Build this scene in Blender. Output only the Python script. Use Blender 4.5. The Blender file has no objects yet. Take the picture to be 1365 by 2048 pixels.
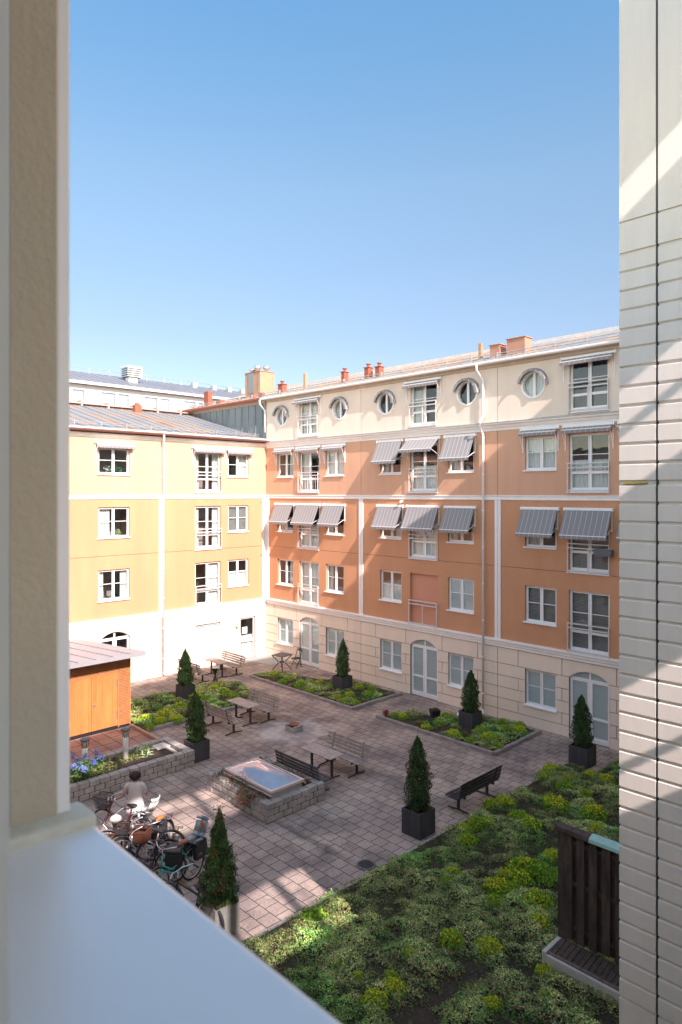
import bpy, math, random
import numpy as np
from mathutils import Vector, Matrix
PI=math.pi; R=math.radians
random.seed(4)
sc=bpy.context.scene; COL=sc.collection

# ------------------------------------------------------------------ camera, sky, sun, exposure
CAM_H=8.48
cd=bpy.data.cameras.new("camera"); cam=bpy.data.objects.new("camera",cd); COL.objects.link(cam)
cam.location=(0,0,CAM_H); cam.rotation_euler=(R(90),0,0)
cd.sensor_fit='HORIZONTAL'; cd.sensor_width=24; cd.lens=24
cd.shift_y=-36.5/1365; cd.clip_start=.05; cd.clip_end=3000
cd.dof.use_dof=True; cd.dof.focus_distance=24; cd.dof.aperture_fstop=4.5
sc.camera=cam
SUN_DIR=Vector((.5453,-.8641,.747)).normalized()          # towards the sun
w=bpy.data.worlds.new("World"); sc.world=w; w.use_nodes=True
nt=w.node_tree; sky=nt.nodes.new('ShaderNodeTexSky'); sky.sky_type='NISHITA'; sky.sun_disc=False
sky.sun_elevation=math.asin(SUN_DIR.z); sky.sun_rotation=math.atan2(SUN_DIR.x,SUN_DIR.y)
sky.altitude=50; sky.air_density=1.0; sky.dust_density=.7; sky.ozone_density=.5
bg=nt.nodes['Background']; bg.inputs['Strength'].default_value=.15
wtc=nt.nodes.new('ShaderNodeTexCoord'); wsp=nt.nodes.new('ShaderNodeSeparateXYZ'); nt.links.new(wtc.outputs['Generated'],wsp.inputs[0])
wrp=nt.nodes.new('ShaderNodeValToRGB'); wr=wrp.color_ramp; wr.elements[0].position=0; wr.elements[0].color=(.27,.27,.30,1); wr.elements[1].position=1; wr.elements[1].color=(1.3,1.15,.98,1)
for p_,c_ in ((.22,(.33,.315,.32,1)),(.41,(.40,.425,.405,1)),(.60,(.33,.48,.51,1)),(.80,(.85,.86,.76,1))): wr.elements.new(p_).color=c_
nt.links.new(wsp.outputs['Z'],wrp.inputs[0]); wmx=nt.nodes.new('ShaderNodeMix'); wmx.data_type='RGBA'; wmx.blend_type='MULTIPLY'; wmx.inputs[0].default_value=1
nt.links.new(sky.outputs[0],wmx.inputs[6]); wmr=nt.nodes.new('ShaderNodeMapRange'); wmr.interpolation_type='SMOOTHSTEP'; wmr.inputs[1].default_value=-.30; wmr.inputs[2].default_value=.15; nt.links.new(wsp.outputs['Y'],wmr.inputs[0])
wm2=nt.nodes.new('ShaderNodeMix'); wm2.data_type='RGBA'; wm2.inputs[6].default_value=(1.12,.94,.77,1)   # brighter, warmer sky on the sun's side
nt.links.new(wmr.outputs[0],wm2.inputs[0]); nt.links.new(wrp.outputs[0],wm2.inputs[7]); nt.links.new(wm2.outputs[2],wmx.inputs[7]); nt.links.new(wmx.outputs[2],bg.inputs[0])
sl=bpy.data.lights.new("sun",'SUN'); sl.energy=2.45; sl.angle=R(.55); sl.color=(1,.84,.83)
so=bpy.data.objects.new("sun",sl); COL.objects.link(so); so.location=(30,-40,60)
so.rotation_euler=SUN_DIR.to_track_quat('Z','Y').to_euler()
sc.view_settings.view_transform='Standard'; sc.view_settings.look='None'
sc.view_settings.exposure=1.92; sc.view_settings.gamma=1

# ------------------------------------------------------------------ court coordinates
# s runs along the tall wing from the inner corner, q is the distance from the tall wing
CX,CY=-3.943,36.0; TH=R(-45.883)
RX,RY=.6961,-.7179; NX,NY=-.7179,-.6961
def W(s,q,z=0): return (CX+RX*s+NX*q, CY+RY*s+NY*q, z)

# ------------------------------------------------------------------ materials
MATS={}
def mat(name,col,rough=.8,var=.12,scale=3.0,bump=.0,bscale=60.,metal=0.,streak=False,spec=.5,fine=0):
    if name in MATS: return MATS[name]
    m=bpy.data.materials.new(name); m.use_nodes=True; n=m.node_tree.nodes; l=m.node_tree.links
    b=n['Principled BSDF']; b.inputs['Roughness'].default_value=rough; b.inputs['Metallic'].default_value=metal
    b.inputs['Specular IOR Level'].default_value=spec
    tc=n.new('ShaderNodeTexCoord'); mp=n.new('ShaderNodeMapping'); l.new(tc.outputs['Object'],mp.inputs[0])
    if streak: mp.inputs['Scale'].default_value=(1,1,.18)
    nz=n.new('ShaderNodeTexNoise'); nz.inputs['Scale'].default_value=scale; nz.inputs['Detail'].default_value=8; nz.inputs['Roughness'].default_value=.65
    l.new(mp.outputs[0],nz.inputs['Vector'])
    rp=n.new('ShaderNodeValToRGB'); rp.color_ramp.elements[0].position=.3; rp.color_ramp.elements[1].position=.7
    rp.color_ramp.elements[0].color=(*[c*(1-var) for c in col],1); rp.color_ramp.elements[1].color=(*[min(1,c*(1+var)) for c in col],1)
    l.new(nz.outputs['Fac'],rp.inputs[0]); out=rp.outputs[0]
    if fine:
        f=n.new('ShaderNodeTexNoise'); f.inputs['Scale'].default_value=fine; f.inputs['Detail'].default_value=3; l.new(tc.outputs['Object'],f.inputs['Vector'])
        r2=n.new('ShaderNodeValToRGB'); r2.color_ramp.elements[0].position=.35; r2.color_ramp.elements[1].position=.65
        r2.color_ramp.elements[0].color=(.84,.83,.82,1); r2.color_ramp.elements[1].color=(1.10,1.10,1.10,1); l.new(f.outputs['Fac'],r2.inputs[0])
        mx=n.new('ShaderNodeMix'); mx.data_type='RGBA'; mx.blend_type='MULTIPLY'; mx.inputs[0].default_value=1
        l.new(out,mx.inputs[6]); l.new(r2.outputs[0],mx.inputs[7]); out=mx.outputs[2]
    if streak:
        m3=n.new('ShaderNodeMapping'); m3.inputs['Scale'].default_value=(1.5,1.5,.14); l.new(tc.outputs['Object'],m3.inputs[0])
        f=n.new('ShaderNodeTexNoise'); f.inputs['Scale'].default_value=1.4; f.inputs['Detail'].default_value=7; f.inputs['Roughness'].default_value=.7; l.new(m3.outputs[0],f.inputs['Vector'])
        r2=n.new('ShaderNodeValToRGB'); r2.color_ramp.elements[0].position=.28; r2.color_ramp.elements[1].position=.62
        r2.color_ramp.elements[0].color=(.93,.925,.92,1); r2.color_ramp.elements[1].color=(1.01,1.01,1.01,1); l.new(f.outputs['Fac'],r2.inputs[0])
        mx=n.new('ShaderNodeMix'); mx.data_type='RGBA'; mx.blend_type='MULTIPLY'; mx.inputs[0].default_value=1
        l.new(out,mx.inputs[6]); l.new(r2.outputs[0],mx.inputs[7]); out=mx.outputs[2]
    l.new(out,b.inputs['Base Color'])
    if bump:
        n2=n.new('ShaderNodeTexNoise'); n2.inputs['Scale'].default_value=bscale; n2.inputs['Detail'].default_value=4; l.new(tc.outputs['Object'],n2.inputs['Vector'])
        bp=n.new('ShaderNodeBump'); bp.inputs['Strength'].default_value=bump; bp.inputs['Distance'].default_value=.02
        l.new(n2.outputs['Fac'],bp.inputs['Height']); l.new(bp.outputs[0],b.inputs['Normal'])
    MATS[name]=m; return m
CREAM=mat('cream_render',(.84,.71,.57),.85,.05,.8,.12,40,streak=True)
CREAM2=mat('light_cream_render',(.76,.65,.53),.85,.05,.8,.12,40,streak=True)
ORANGE=mat('orange_stucco',(.62,.315,.165),.9,.08,.45,.6,45,streak=True,fine=38)
ORANGE2=mat('smooth_orange_render',(.65,.375,.235),.9,.07,.45,.1,40,streak=True)
SALMON=mat('salmon_infill',(.62,.29,.18),.9,.06,.8,.1)
WHITE=mat('white_paint',(.86,.85,.82),.5,.04,2)
TRIM=mat('white_render_trim',(.84,.80,.74),.7,.05,2,.05)
DARKJ=mat('joint_dark',(.12,.09,.07),.9)
RAIL=mat('railing_paint',(.62,.60,.56),.5,.05)
ZINC=mat('zinc_sheet',(.26,.295,.30),.45,.25,1.2,metal=.5,streak=True)
SHEETM=mat('weathered_sheet',(.42,.41,.38),.5,.3,9,metal=.3)
RUST=mat('rust_red_sheet',(.30,.085,.045),.6,.2,2)
ORSHEET=mat('orange_sheet',(.40,.23,.135),.6,.15,2)
SALSHEET=mat('salmon_sheet',(.44,.225,.15),.6,.12,2)
METAL=mat('galvanised',(.55,.56,.57),.35,.1,4,metal=.8)
BLACK=mat('black_metal',(.018,.018,.02),.5,.2,6)
IRON=mat('dark_iron',(.04,.037,.035),.6,.3,8)
PLANTER=mat('dark_planter',(.045,.045,.052),.65,.25,5,.15,30,streak=True)
CONC=mat('concrete',(.52,.49,.44),.9,.14,2.5,.25,40)
CONCW=mat('panel_concrete',(.86,.80,.69),.85,.07,.9,.35,90,streak=True)
KERB=mat('kerb_stone',(.27,.235,.22),.9,.25,3,.3,40)
BLOCK=mat('split_block',(.34,.31,.285),.95,.3,2.4,.4,30)
SOIL=mat('soil',(.045,.031,.020),1,.4,6,1.0,18)
SLAT=mat('weathered_slat',(.30,.25,.215),.8,.35,6,.1,60)
SLATD=mat('dark_slat',(.085,.075,.075),.7,.3,6)
TABLEW=mat('table_slat',(.42,.335,.285),.75,.3,8)
FENCEW=mat('old_fence_wood',(.075,.053,.042),.9,.6,7,.4,30,streak=True)
COPPER=mat('verdigris_cap',(.34,.55,.48),.7,.15,7)
SHEDW=mat('oiled_pine',(.50,.20,.055),.6,.22,4,streak=True)
SHEDT=mat('pine_slats',(.46,.20,.075),.6,.2,6)
ROOFS=mat('shed_roof_sheet',(.33,.335,.345),.5,.06,1.5,metal=.1)
DARKIN=mat('dark_interior',(.30,.27,.25),.9)
CURT=mat('white_curtain',(.72,.71,.66),.95,.06,3)
FROST=mat('frosted_film',(.52,.58,.58),.5,.05,1)
BLIND=mat('grey_blind',(.28,.27,.25),.8,.1,3)
GREENC=mat('green_curtain',(.05,.30,.25),.9,.2,3)
SKIN=mat('skin',(.33,.17,.11),.6,.05)
HAIR=mat('dark_hair',(.03,.012,.009),.7,.3,40,.6,90)
DRESS=mat('pale_linen_dress',(.58,.53,.52),.9,.05,6,.2,80)
RUBBER=mat('rubber',(.02,.02,.02),.85)
PLAST=mat('grey_plastic',(.26,.30,.33),.4,.05)
PLASTW=mat('white_plastic',(.7,.7,.66),.4,.05)
WICK=mat('wicker_brown',(.095,.032,.016),.7,.3,60,.4,120)
LEATH=mat('tan_leather',(.55,.17,.035),.5,.15)
LEATH2=mat('brown_leather',(.30,.085,.03),.5,.15)
RUBBLE=mat('edge_plank',(.40,.26,.18),.8,.15,4)
GREENP=mat('green_algae_edge',(.55,.56,.48),.9,.2,10)
SILLM=mat('sill_paint',(.80,.83,.86),.38,.04,1.5,.03,60,metal=.3)
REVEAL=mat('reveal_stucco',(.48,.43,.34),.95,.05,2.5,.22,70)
SASHM=mat('sash_paint',(.5,.52,.51),.5,.03,1)
FLOWB=mat('blue_petals',(.10,.17,.50),.7,.3,20)
FLOWY=mat('yellow_petals',(.60,.50,.03),.7,.2,20)
BARK=mat('bark',(.09,.06,.04),.9,.3,12)
def paint(nm,c): return mat(nm,c,.3,.04,2)

def glass():
    m=bpy.data.materials.new('window_glass'); m.use_nodes=True; n=m.node_tree.nodes; l=m.node_tree.links; n.clear()
    o=n.new('ShaderNodeOutputMaterial'); mx=n.new('ShaderNodeMixShader'); t=n.new('ShaderNodeBsdfTransparent'); g=n.new('ShaderNodeBsdfGlossy')
    t.inputs[0].default_value=(.86,.90,.89,1); g.inputs['Roughness'].default_value=.015; g.inputs['Color'].default_value=(.95,.97,1,1)
    f=n.new('ShaderNodeFresnel'); ge=n.new('ShaderNodeNewGeometry'); mr=n.new('ShaderNodeMapRange'); mr.inputs[3].default_value=1.7; mr.inputs[4].default_value=1/1.7
    l.new(ge.outputs['Backfacing'],mr.inputs[0]); l.new(mr.outputs[0],f.inputs['IOR'])
    tc=n.new('ShaderNodeTexCoord'); nz=n.new('ShaderNodeTexNoise'); nz.inputs['Scale'].default_value=1.3; l.new(tc.outputs['Object'],nz.inputs['Vector'])
    bp=n.new('ShaderNodeBump'); bp.inputs['Strength'].default_value=.06; bp.inputs['Distance'].default_value=.05
    l.new(nz.outputs['Fac'],bp.inputs['Height']); l.new(bp.outputs[0],g.inputs['Normal'])
    l.new(f.outputs[0],mx.inputs[0]); l.new(t.outputs[0],mx.inputs[1]); l.new(g.outputs[0],mx.inputs[2]); l.new(mx.outputs[0],o.inputs[0]); return m
GLASS=glass()
def dome_mat():
    m=mat('dome_acrylic',(.28,.33,.42),.08,.2,1.5); m.node_tree.nodes['Principled BSDF'].inputs['Coat Weight'].default_value=1
    m.node_tree.nodes['Principled BSDF'].inputs['Specular IOR Level'].default_value=1.0; return m
DOME=dome_mat()
def attr_mat(name,rough=.7,trans=.15):
    m=bpy.data.materials.new(name); m.use_nodes=True; n=m.node_tree.nodes; l=m.node_tree.links; b=n['Principled BSDF']
    a=n.new('ShaderNodeAttribute'); a.attribute_name='Col'; l.new(a.outputs['Color'],b.inputs['Base Color']); b.inputs['Roughness'].default_value=rough
    b.inputs['Specular IOR Level'].default_value=.25
    return m
LEAF=attr_mat('leaves')
def awning_mat():
    m=bpy.data.materials.new('awning_fabric'); m.use_nodes=True; n=m.node_tree.nodes; l=m.node_tree.links; b=n['Principled BSDF']; b.inputs['Roughness'].default_value=.85
    tc=n.new('ShaderNodeTexCoord'); sp=n.new('ShaderNodeSeparateXYZ'); l.new(tc.outputs['Object'],sp.inputs[0])
    ml=n.new('ShaderNodeMath'); ml.operation='MULTIPLY'; ml.inputs[1].default_value=1/.19; l.new(sp.outputs[0],ml.inputs[0])
    fr=n.new('ShaderNodeMath'); fr.operation='FRACT'; l.new(ml.outputs[0],fr.inputs[0])
    rp=n.new('ShaderNodeValToRGB'); rp.color_ramp.interpolation='CONSTANT'; e=rp.color_ramp.elements
    e[0].position=0; e[0].color=(.46,.45,.43,1); e[1].position=.10; e[1].color=(.25,.243,.235,1)
    e2=e.new(.45); e2.color=(.25,.243,.235,1); e3=e.new(.55); e3.color=(.25,.243,.235,1)
    l.new(fr.outputs[0],rp.inputs[0]); l.new(rp.outputs[0],b.inputs['Base Color'])
    return m
AWN=awning_mat()
def roof_mat():
    m=bpy.data.materials.new('standing_seam_sheet'); m.use_nodes=True; n=m.node_tree.nodes; l=m.node_tree.links; b=n['Principled BSDF']; b.inputs['Roughness'].default_value=.5; b.inputs['Metallic'].default_value=.2
    tc=n.new('ShaderNodeTexCoord'); sp=n.new('ShaderNodeSeparateXYZ'); l.new(tc.outputs['Object'],sp.inputs[0])
    ml=n.new('ShaderNodeMath'); ml.operation='MULTIPLY'; ml.inputs[1].default_value=1/.6; l.new(sp.outputs[0],ml.inputs[0])
    fl=n.new('ShaderNodeMath'); fl.operation='FLOOR'; l.new(ml.outputs[0],fl.inputs[0])
    wn=n.new('ShaderNodeTexWhiteNoise'); wn.noise_dimensions='1D'; l.new(fl.outputs[0],wn.inputs['W'])
    nz=n.new('ShaderNodeTexNoise'); nz.inputs['Scale'].default_value=.5; nz.inputs['Detail'].default_value=6; l.new(tc.outputs['Object'],nz.inputs['Vector'])
    ad=n.new('ShaderNodeMath'); ad.operation='ADD'; mm=n.new('ShaderNodeMath'); mm.operation='MULTIPLY'; mm.inputs[1].default_value=.45; l.new(wn.outputs['Value'],mm.inputs[0])
    l.new(mm.outputs[0],ad.inputs[0]); l.new(nz.outputs['Fac'],ad.inputs[1])
    rp=n.new('ShaderNodeValToRGB'); e=rp.color_ramp.elements; e[0].position=.45; e[0].color=(.22,.245,.26,1); e[1].position=.72; e[1].color=(.29,.275,.245,1)
    x=e.new(.86); x.color=(.36,.275,.19,1); x=e.new(1.0); x.color=(.33,.19,.11,1)
    l.new(ad.outputs[0],rp.inputs[0]); l.new(rp.outputs[0],b.inputs['Base Color']); return m
ROOFM=roof_mat()
def paving_mat():
    m=bpy.data.materials.new('concrete_pavers'); m.use_nodes=True; n=m.node_tree.nodes; l=m.node_tree.links; b=n['Principled BSDF']; b.inputs['Roughness'].default_value=.9
    tc=n.new('ShaderNodeTexCoord'); br=n.new('ShaderNodeTexBrick'); l.new(tc.outputs['Object'],br.inputs['Vector'])
    br.offset=.5; br.squash=1; br.inputs['Scale'].default_value=1; br.inputs['Brick Width'].default_value=.35; br.inputs['Row Height'].default_value=.35
    br.inputs['Mortar Size'].default_value=.011; br.inputs['Mortar Smooth'].default_value=.3; br.inputs['Bias'].default_value=-.1
    br.inputs['Color1'].default_value=(.41,.335,.275,1); br.inputs['Color2'].default_value=(.32,.265,.225,1); br.inputs['Mortar'].default_value=(.06,.048,.042,1)
    def noise(s,d=6,dist=0):
        z=n.new('ShaderNodeTexNoise'); z.inputs['Scale'].default_value=s; z.inputs['Detail'].default_value=d; z.inputs['Distortion'].default_value=dist; l.new(tc.outputs['Object'],z.inputs['Vector']); return z
    def mul(a,bb,f=1,mode='MULTIPLY'):
        x=n.new('ShaderNodeMix'); x.data_type='RGBA'; x.blend_type=mode
        if isinstance(f,float) or isinstance(f,int): x.inputs[0].default_value=f
        else: l.new(f,x.inputs[0])
        l.new(a,x.inputs[6])
        if isinstance(bb,tuple): x.inputs[7].default_value=bb
        else: l.new(bb,x.inputs[7])
        return x.outputs[2]
    def ramp(src,p0,c0,p1,c1):
        r=n.new('ShaderNodeValToRGB'); r.color_ramp.elements[0].position=p0; r.color_ramp.elements[0].color=c0; r.color_ramp.elements[1].position=p1; r.color_ramp.elements[1].color=c1; l.new(src,r.inputs[0]); return r.outputs[0]
    c=mul(br.outputs['Color'],ramp(noise(.45).outputs['Fac'],.35,(.78,.76,.8,1),.7,(1.2,1.17,1.12,1)))
    c=mul(c,ramp(noise(22,4).outputs['Fac'],.3,(.75,.75,.75,1),.7,(1.2,1.2,1.2,1)))
    # lime bloom round the fire bowl
    mp=n.new('ShaderNodeMapping'); mp.inputs['Location'].default_value=(-9.9,6.6,0); l.new(tc.outputs['Object'],mp.inputs[0])
    ln=n.new('ShaderNodeVectorMath'); ln.operation='LENGTH'; l.new(mp.outputs[0],ln.inputs[0])
    nn=noise(1.6,5,.5); ad=n.new('ShaderNodeMath'); ad.operation='MULTIPLY_ADD'; ad.inputs[1].default_value=-1.9; l.new(nn.outputs['Fac'],ad.inputs[0]); l.new(ln.outputs['Value'],ad.inputs[2])
    k=ramp(ad.outputs[0],0,(1,1,1,1),.35,(0,0,0,1)); kk=n.new('ShaderNodeMath'); kk.operation='MULTIPLY'; kk.inputs[1].default_value=.38; l.new(k,kk.inputs[0])
    c=mul(c,(.62,.58,.55,1),kk.outputs[0],'MIX')
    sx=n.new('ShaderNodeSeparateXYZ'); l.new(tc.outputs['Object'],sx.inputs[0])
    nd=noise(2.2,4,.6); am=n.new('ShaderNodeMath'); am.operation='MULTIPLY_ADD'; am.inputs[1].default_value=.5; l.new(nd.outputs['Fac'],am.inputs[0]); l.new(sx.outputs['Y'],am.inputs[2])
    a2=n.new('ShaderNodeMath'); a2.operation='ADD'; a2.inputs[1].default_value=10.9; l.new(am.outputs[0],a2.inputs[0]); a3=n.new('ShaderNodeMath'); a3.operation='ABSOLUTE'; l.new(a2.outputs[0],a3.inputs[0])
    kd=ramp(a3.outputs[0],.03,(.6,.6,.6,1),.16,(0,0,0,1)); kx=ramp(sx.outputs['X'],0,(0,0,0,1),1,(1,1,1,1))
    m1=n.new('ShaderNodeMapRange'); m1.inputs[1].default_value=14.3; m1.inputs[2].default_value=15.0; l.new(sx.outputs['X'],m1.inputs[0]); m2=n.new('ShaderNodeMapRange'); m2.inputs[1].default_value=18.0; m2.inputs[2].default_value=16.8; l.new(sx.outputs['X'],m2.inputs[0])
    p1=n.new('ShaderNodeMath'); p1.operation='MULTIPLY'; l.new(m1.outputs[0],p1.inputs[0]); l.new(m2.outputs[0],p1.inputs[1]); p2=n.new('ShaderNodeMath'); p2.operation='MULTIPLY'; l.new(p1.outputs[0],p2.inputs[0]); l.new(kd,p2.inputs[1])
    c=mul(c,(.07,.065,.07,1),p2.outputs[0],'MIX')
    c=mul(c,ramp(noise(.9,7,.8).outputs['Fac'],.38,(.70,.69,.70,1),.56,(1.06,1.05,1.04,1)))
    # scattered pale splashes
    k2=ramp(noise(1.1,3,1).outputs['Fac'],.70,(0,0,0,1),.76,(.5,.5,.5,1)); c=mul(c,(.52,.48,.46,1),k2,'MIX')
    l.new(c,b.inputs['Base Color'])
    bp=n.new('ShaderNodeBump'); bp.inputs['Strength'].default_value=.6; bp.inputs['Distance'].default_value=.01; bp.invert=True
    l.new(br.outputs['Fac'],bp.inputs['Height']); l.new(bp.outputs[0],b.inputs['Normal']); return m
PAVE=paving_mat()
def patio_mat():
    m=PAVE.copy(); m.name='reddish_patio_slabs'
    for nd in m.node_tree.nodes:
        if nd.type=='TEX_BRICK':
            nd.inputs['Brick Width'].default_value=.5; nd.inputs['Row Height'].default_value=.5; nd.offset=0; nd.inputs['Mortar Size'].default_value=.014
            nd.inputs['Color1'].default_value=(.46,.28,.21,1); nd.inputs['Color2'].default_value=(.36,.22,.175,1)
    return m
PATIO=patio_mat()

# ------------------------------------------------------------------ mesh collector
class MB:
    def __init__(s): s.v=[]; s.f=[]
    def quad(s,a,b,c,d):
        i=len(s.v); s.v+= [a,b,c,d]; s.f.append((i,i+1,i+2,i+3)); return s
    def poly(s,pts):
        i=len(s.v); s.v+=list(pts); s.f.append(tuple(range(i,i+len(pts)))); return s
    def box(s,x0,x1,y0,y1,z0,z1,M=None):
        p=[(x0,y0,z0),(x1,y0,z0),(x1,y1,z0),(x0,y1,z0),(x0,y0,z1),(x1,y0,z1),(x1,y1,z1),(x0,y1,z1)]
        if M is not None: p=[tuple(M@Vector(k)) for k in p]
        i=len(s.v); s.v+=p
        for f in ((0,3,2,1),(4,5,6,7),(0,1,5,4),(1,2,6,5),(2,3,7,6),(3,0,4,7)): s.f.append(tuple(i+k for k in f))
        return s
    def prism(s,poly,z0,z1):
        n=len(poly); i=len(s.v); s.v+=[(x,y,z0) for x,y in poly]+[(x,y,z1) for x,y in poly]
        s.f.append(tuple(i+k for k in range(n))[::-1]); s.f.append(tuple(i+n+k for k in range(n)))
        for k in range(n): s.f.append((i+k,i+(k+1)%n,i+n+(k+1)%n,i+n+k))
        return s
    def xprof(s,prof,x0,x1):     # profile in (y,z) extruded along x
        n=len(prof); i=len(s.v); s.v+=[(x0,y,z) for y,z in prof]+[(x1,y,z) for y,z in prof]
        s.f.append(tuple(i+k for k in range(n))); s.f.append(tuple(i+n+k for k in range(n))[::-1])
        for k in range(n): s.f.append((i+k,i+n+k,i+n+(k+1)%n,i+(k+1)%n))
        return s
    def tube(s,pts,r,n=8,r1=None,closed=False):
        pts=[Vector(p) for p in pts]; i0=len(s.v); m=len(pts)
        for k,p in enumerate(pts):
            if closed: d=(pts[(k+1)%m]-pts[k-1])
            else: d=(pts[min(k+1,m-1)]-pts[max(k-1,0)])
            d.normalize(); up=Vector((0,0,1)) if abs(d.z)<.95 else Vector((1,0,0))
            a=d.cross(up).normalized(); b=d.cross(a)
            rr=r if r1 is None else r+(r1-r)*k/max(1,m-1)
            for j in range(n):
                t=2*PI*j/n; s.v.append(tuple(p+a*math.cos(t)*rr+b*math.sin(t)*rr))
        for k in range(m if closed else m-1):
            for j in range(n):
                k2=(k+1)%m
                s.f.append((i0+k*n+j,i0+k*n+(j+1)%n,i0+k2*n+(j+1)%n,i0+k2*n+j))
        if not closed:
            s.f.append(tuple(i0+j for j in range(n))[::-1]); s.f.append(tuple(i0+(m-1)*n+j for j in range(n)))
        return s
    def lathe(s,prof,n=16,c=(0,0,0),sx=1,sy=1):
        i0=len(s.v); m=len(prof)
        for r,z in prof:
            for j in range(n):
                t=2*PI*j/n; s.v.append((c[0]+r*math.cos(t)*sx,c[1]+r*math.sin(t)*sy,c[2]+z))
        for k in range(m-1):
            for j in range(n): s.f.append((i0+k*n+j,i0+k*n+(j+1)%n,i0+(k+1)*n+(j+1)%n,i0+(k+1)*n+j))
        s.f.append(tuple(i0+j for j in range(n))[::-1]); s.f.append(tuple(i0+(m-1)*n+j for j in range(n)))
        return s
    def mesh(s,name,m,smooth=False):
        me=bpy.data.meshes.new(name); me.from_pydata(s.v,[],s.f); me.update()
        if m: me.materials.append(m)
        if smooth:
            me.polygons.foreach_set('use_smooth',[True]*len(me.polygons))
        return me
    def build(s,name,m,parent=None,smooth=False,bevel=0,loc=None):
        o=bpy.data.objects.new(name,s.mesh(name,m,smooth)); COL.objects.link(o)
        if parent: o.parent=parent
        if loc: o.location=loc
        if bevel:
            b=o.modifiers.new('bevel','BEVEL'); b.width=bevel; b.segments=2; b.limit_method='ANGLE'
        return o
def empty(name,label,cat,loc=(0,0,0),rz=0,group=None):
    o=bpy.data.objects.new(name,None); COL.objects.link(o); o.location=loc; o.rotation_euler=(0,0,rz)
    o.empty_display_size=.2; tag(o,label,cat,group); return o
def tag(o,label=None,cat=None,group=None,kind=None):
    if label: o['label']=label
    if cat: o['category']=cat
    if group: o['group']=group
    if kind: o['kind']=kind
    return o
def inst(name,me,parent,loc=(0,0,0),rz=0,label=None):
    o=bpy.data.objects.new(name,me); COL.objects.link(o); o.parent=parent; o.location=loc; o.rotation_euler=(0,0,rz)
    if label: o['label']=label
    return o
def copy_tree(o,parent=None):
    c=o.copy(); COL.objects.link(c)
    if parent: c.parent=parent
    for ch in o.children: copy_tree(ch,c)
    return c
def court(o,s=0,q=0,z=0,rz=0):
    o.location=W(s,q,z); o.rotation_euler=(0,0,TH+rz); return o
def structure(name,mb,m,s=0,q=0,z=0):
    o=mb.build(name,m); court(o,s,q,z); o['kind']='structure'; return o

# leaves as many small faces
def leaf_mesh(name,P,size,cols,m=LEAF,up=.5,rng=None,aspect=.55):
    rng=rng or np.random.default_rng(1); n=len(P)
    N=rng.normal(size=(n,3)); N[:,2]=np.abs(N[:,2])+up; N/=np.linalg.norm(N,axis=1)[:,None]
    T=rng.normal(size=(n,3)); T-=N*(T*N).sum(1)[:,None]; T/=np.linalg.norm(T,axis=1)[:,None]; B=np.cross(N,T)
    sz=size if isinstance(size,np.ndarray) else np.full(n,size); sz=sz[:,None]
    V=np.stack([P-T*sz,P+B*sz*aspect,P+T*sz,P-B*sz*aspect],1).reshape(-1,3)
    me=bpy.data.meshes.new(name); me.vertices.add(4*n); me.vertices.foreach_set('co',V.ravel().astype(np.float32))
    me.loops.add(4*n); me.loops.foreach_set('vertex_index',np.arange(4*n,dtype=np.int32))
    me.polygons.add(n); me.polygons.foreach_set('loop_start',np.arange(0,4*n,4,dtype=np.int32)); me.polygons.foreach_set('loop_total',np.full(n,4,dtype=np.int32))
    a=me.color_attributes.new('Col','FLOAT_COLOR','POINT')
    C=np.ones((n,4),dtype=np.float32); C[:,:3]=cols; a.data.foreach_set('color',np.repeat(C,4,axis=0).ravel())
    me.materials.append(m); me.update(); me.validate(); return me

# ------------------------------------------------------------------ facade pieces (facade plane y=0, outward -y)
def inside(h,x,z): return h[0]<x<h[1] and h[2]<z<h[3]
def panel(mb,x0,x1,z0,z1,holes,y=0.,d=.03):
    hs=[h for h in holes if h[0]<x1 and h[1]>x0 and h[2]<z1 and h[3]>z0]
    xs=sorted({x0,x1,*[v for h in hs for v in h[:2] if x0<v<x1]}); zs=sorted({z0,z1,*[v for h in hs for v in h[2:4] if z0<v<z1]})
    ok=lambda i,j: 0<=i<len(xs)-1 and 0<=j<len(zs)-1 and not any(inside(h,(xs[i]+xs[i+1])/2,(zs[j]+zs[j+1])/2) for h in hs)
    for i in range(len(xs)-1):
        for j in range(len(zs)-1):
            if not ok(i,j): continue
            a,b,c,e=xs[i],xs[i+1],zs[j],zs[j+1]
            mb.quad((a,y,c),(b,y,c),(b,y,e),(a,y,e))
            if not ok(i-1,j): mb.quad((a,y+d,c),(a,y,c),(a,y,e),(a,y+d,e))
            if not ok(i+1,j): mb.quad((b,y,c),(b,y+d,c),(b,y+d,e),(b,y,e))
            if not ok(i,j-1): mb.quad((a,y+d,c),(b,y+d,c),(b,y,c),(a,y,c))
            if not ok(i,j+1): mb.quad((a,y,e),(b,y,e),(b,y+d,e),(a,y+d,e))
def arc_pts(x0,x1,zs,zt,n=14):
    w=(x1-x0)/2; h=zt-zs; r=(w*w+h*h)/(2*h); cx=(x0+x1)/2; cz=zt-r; a=math.asin(w/r)
    return [(cx+r*math.sin(-a+2*a*k/n),cz+r*math.cos(-a+2*a*k/n)) for k in range(n+1)]
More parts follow.
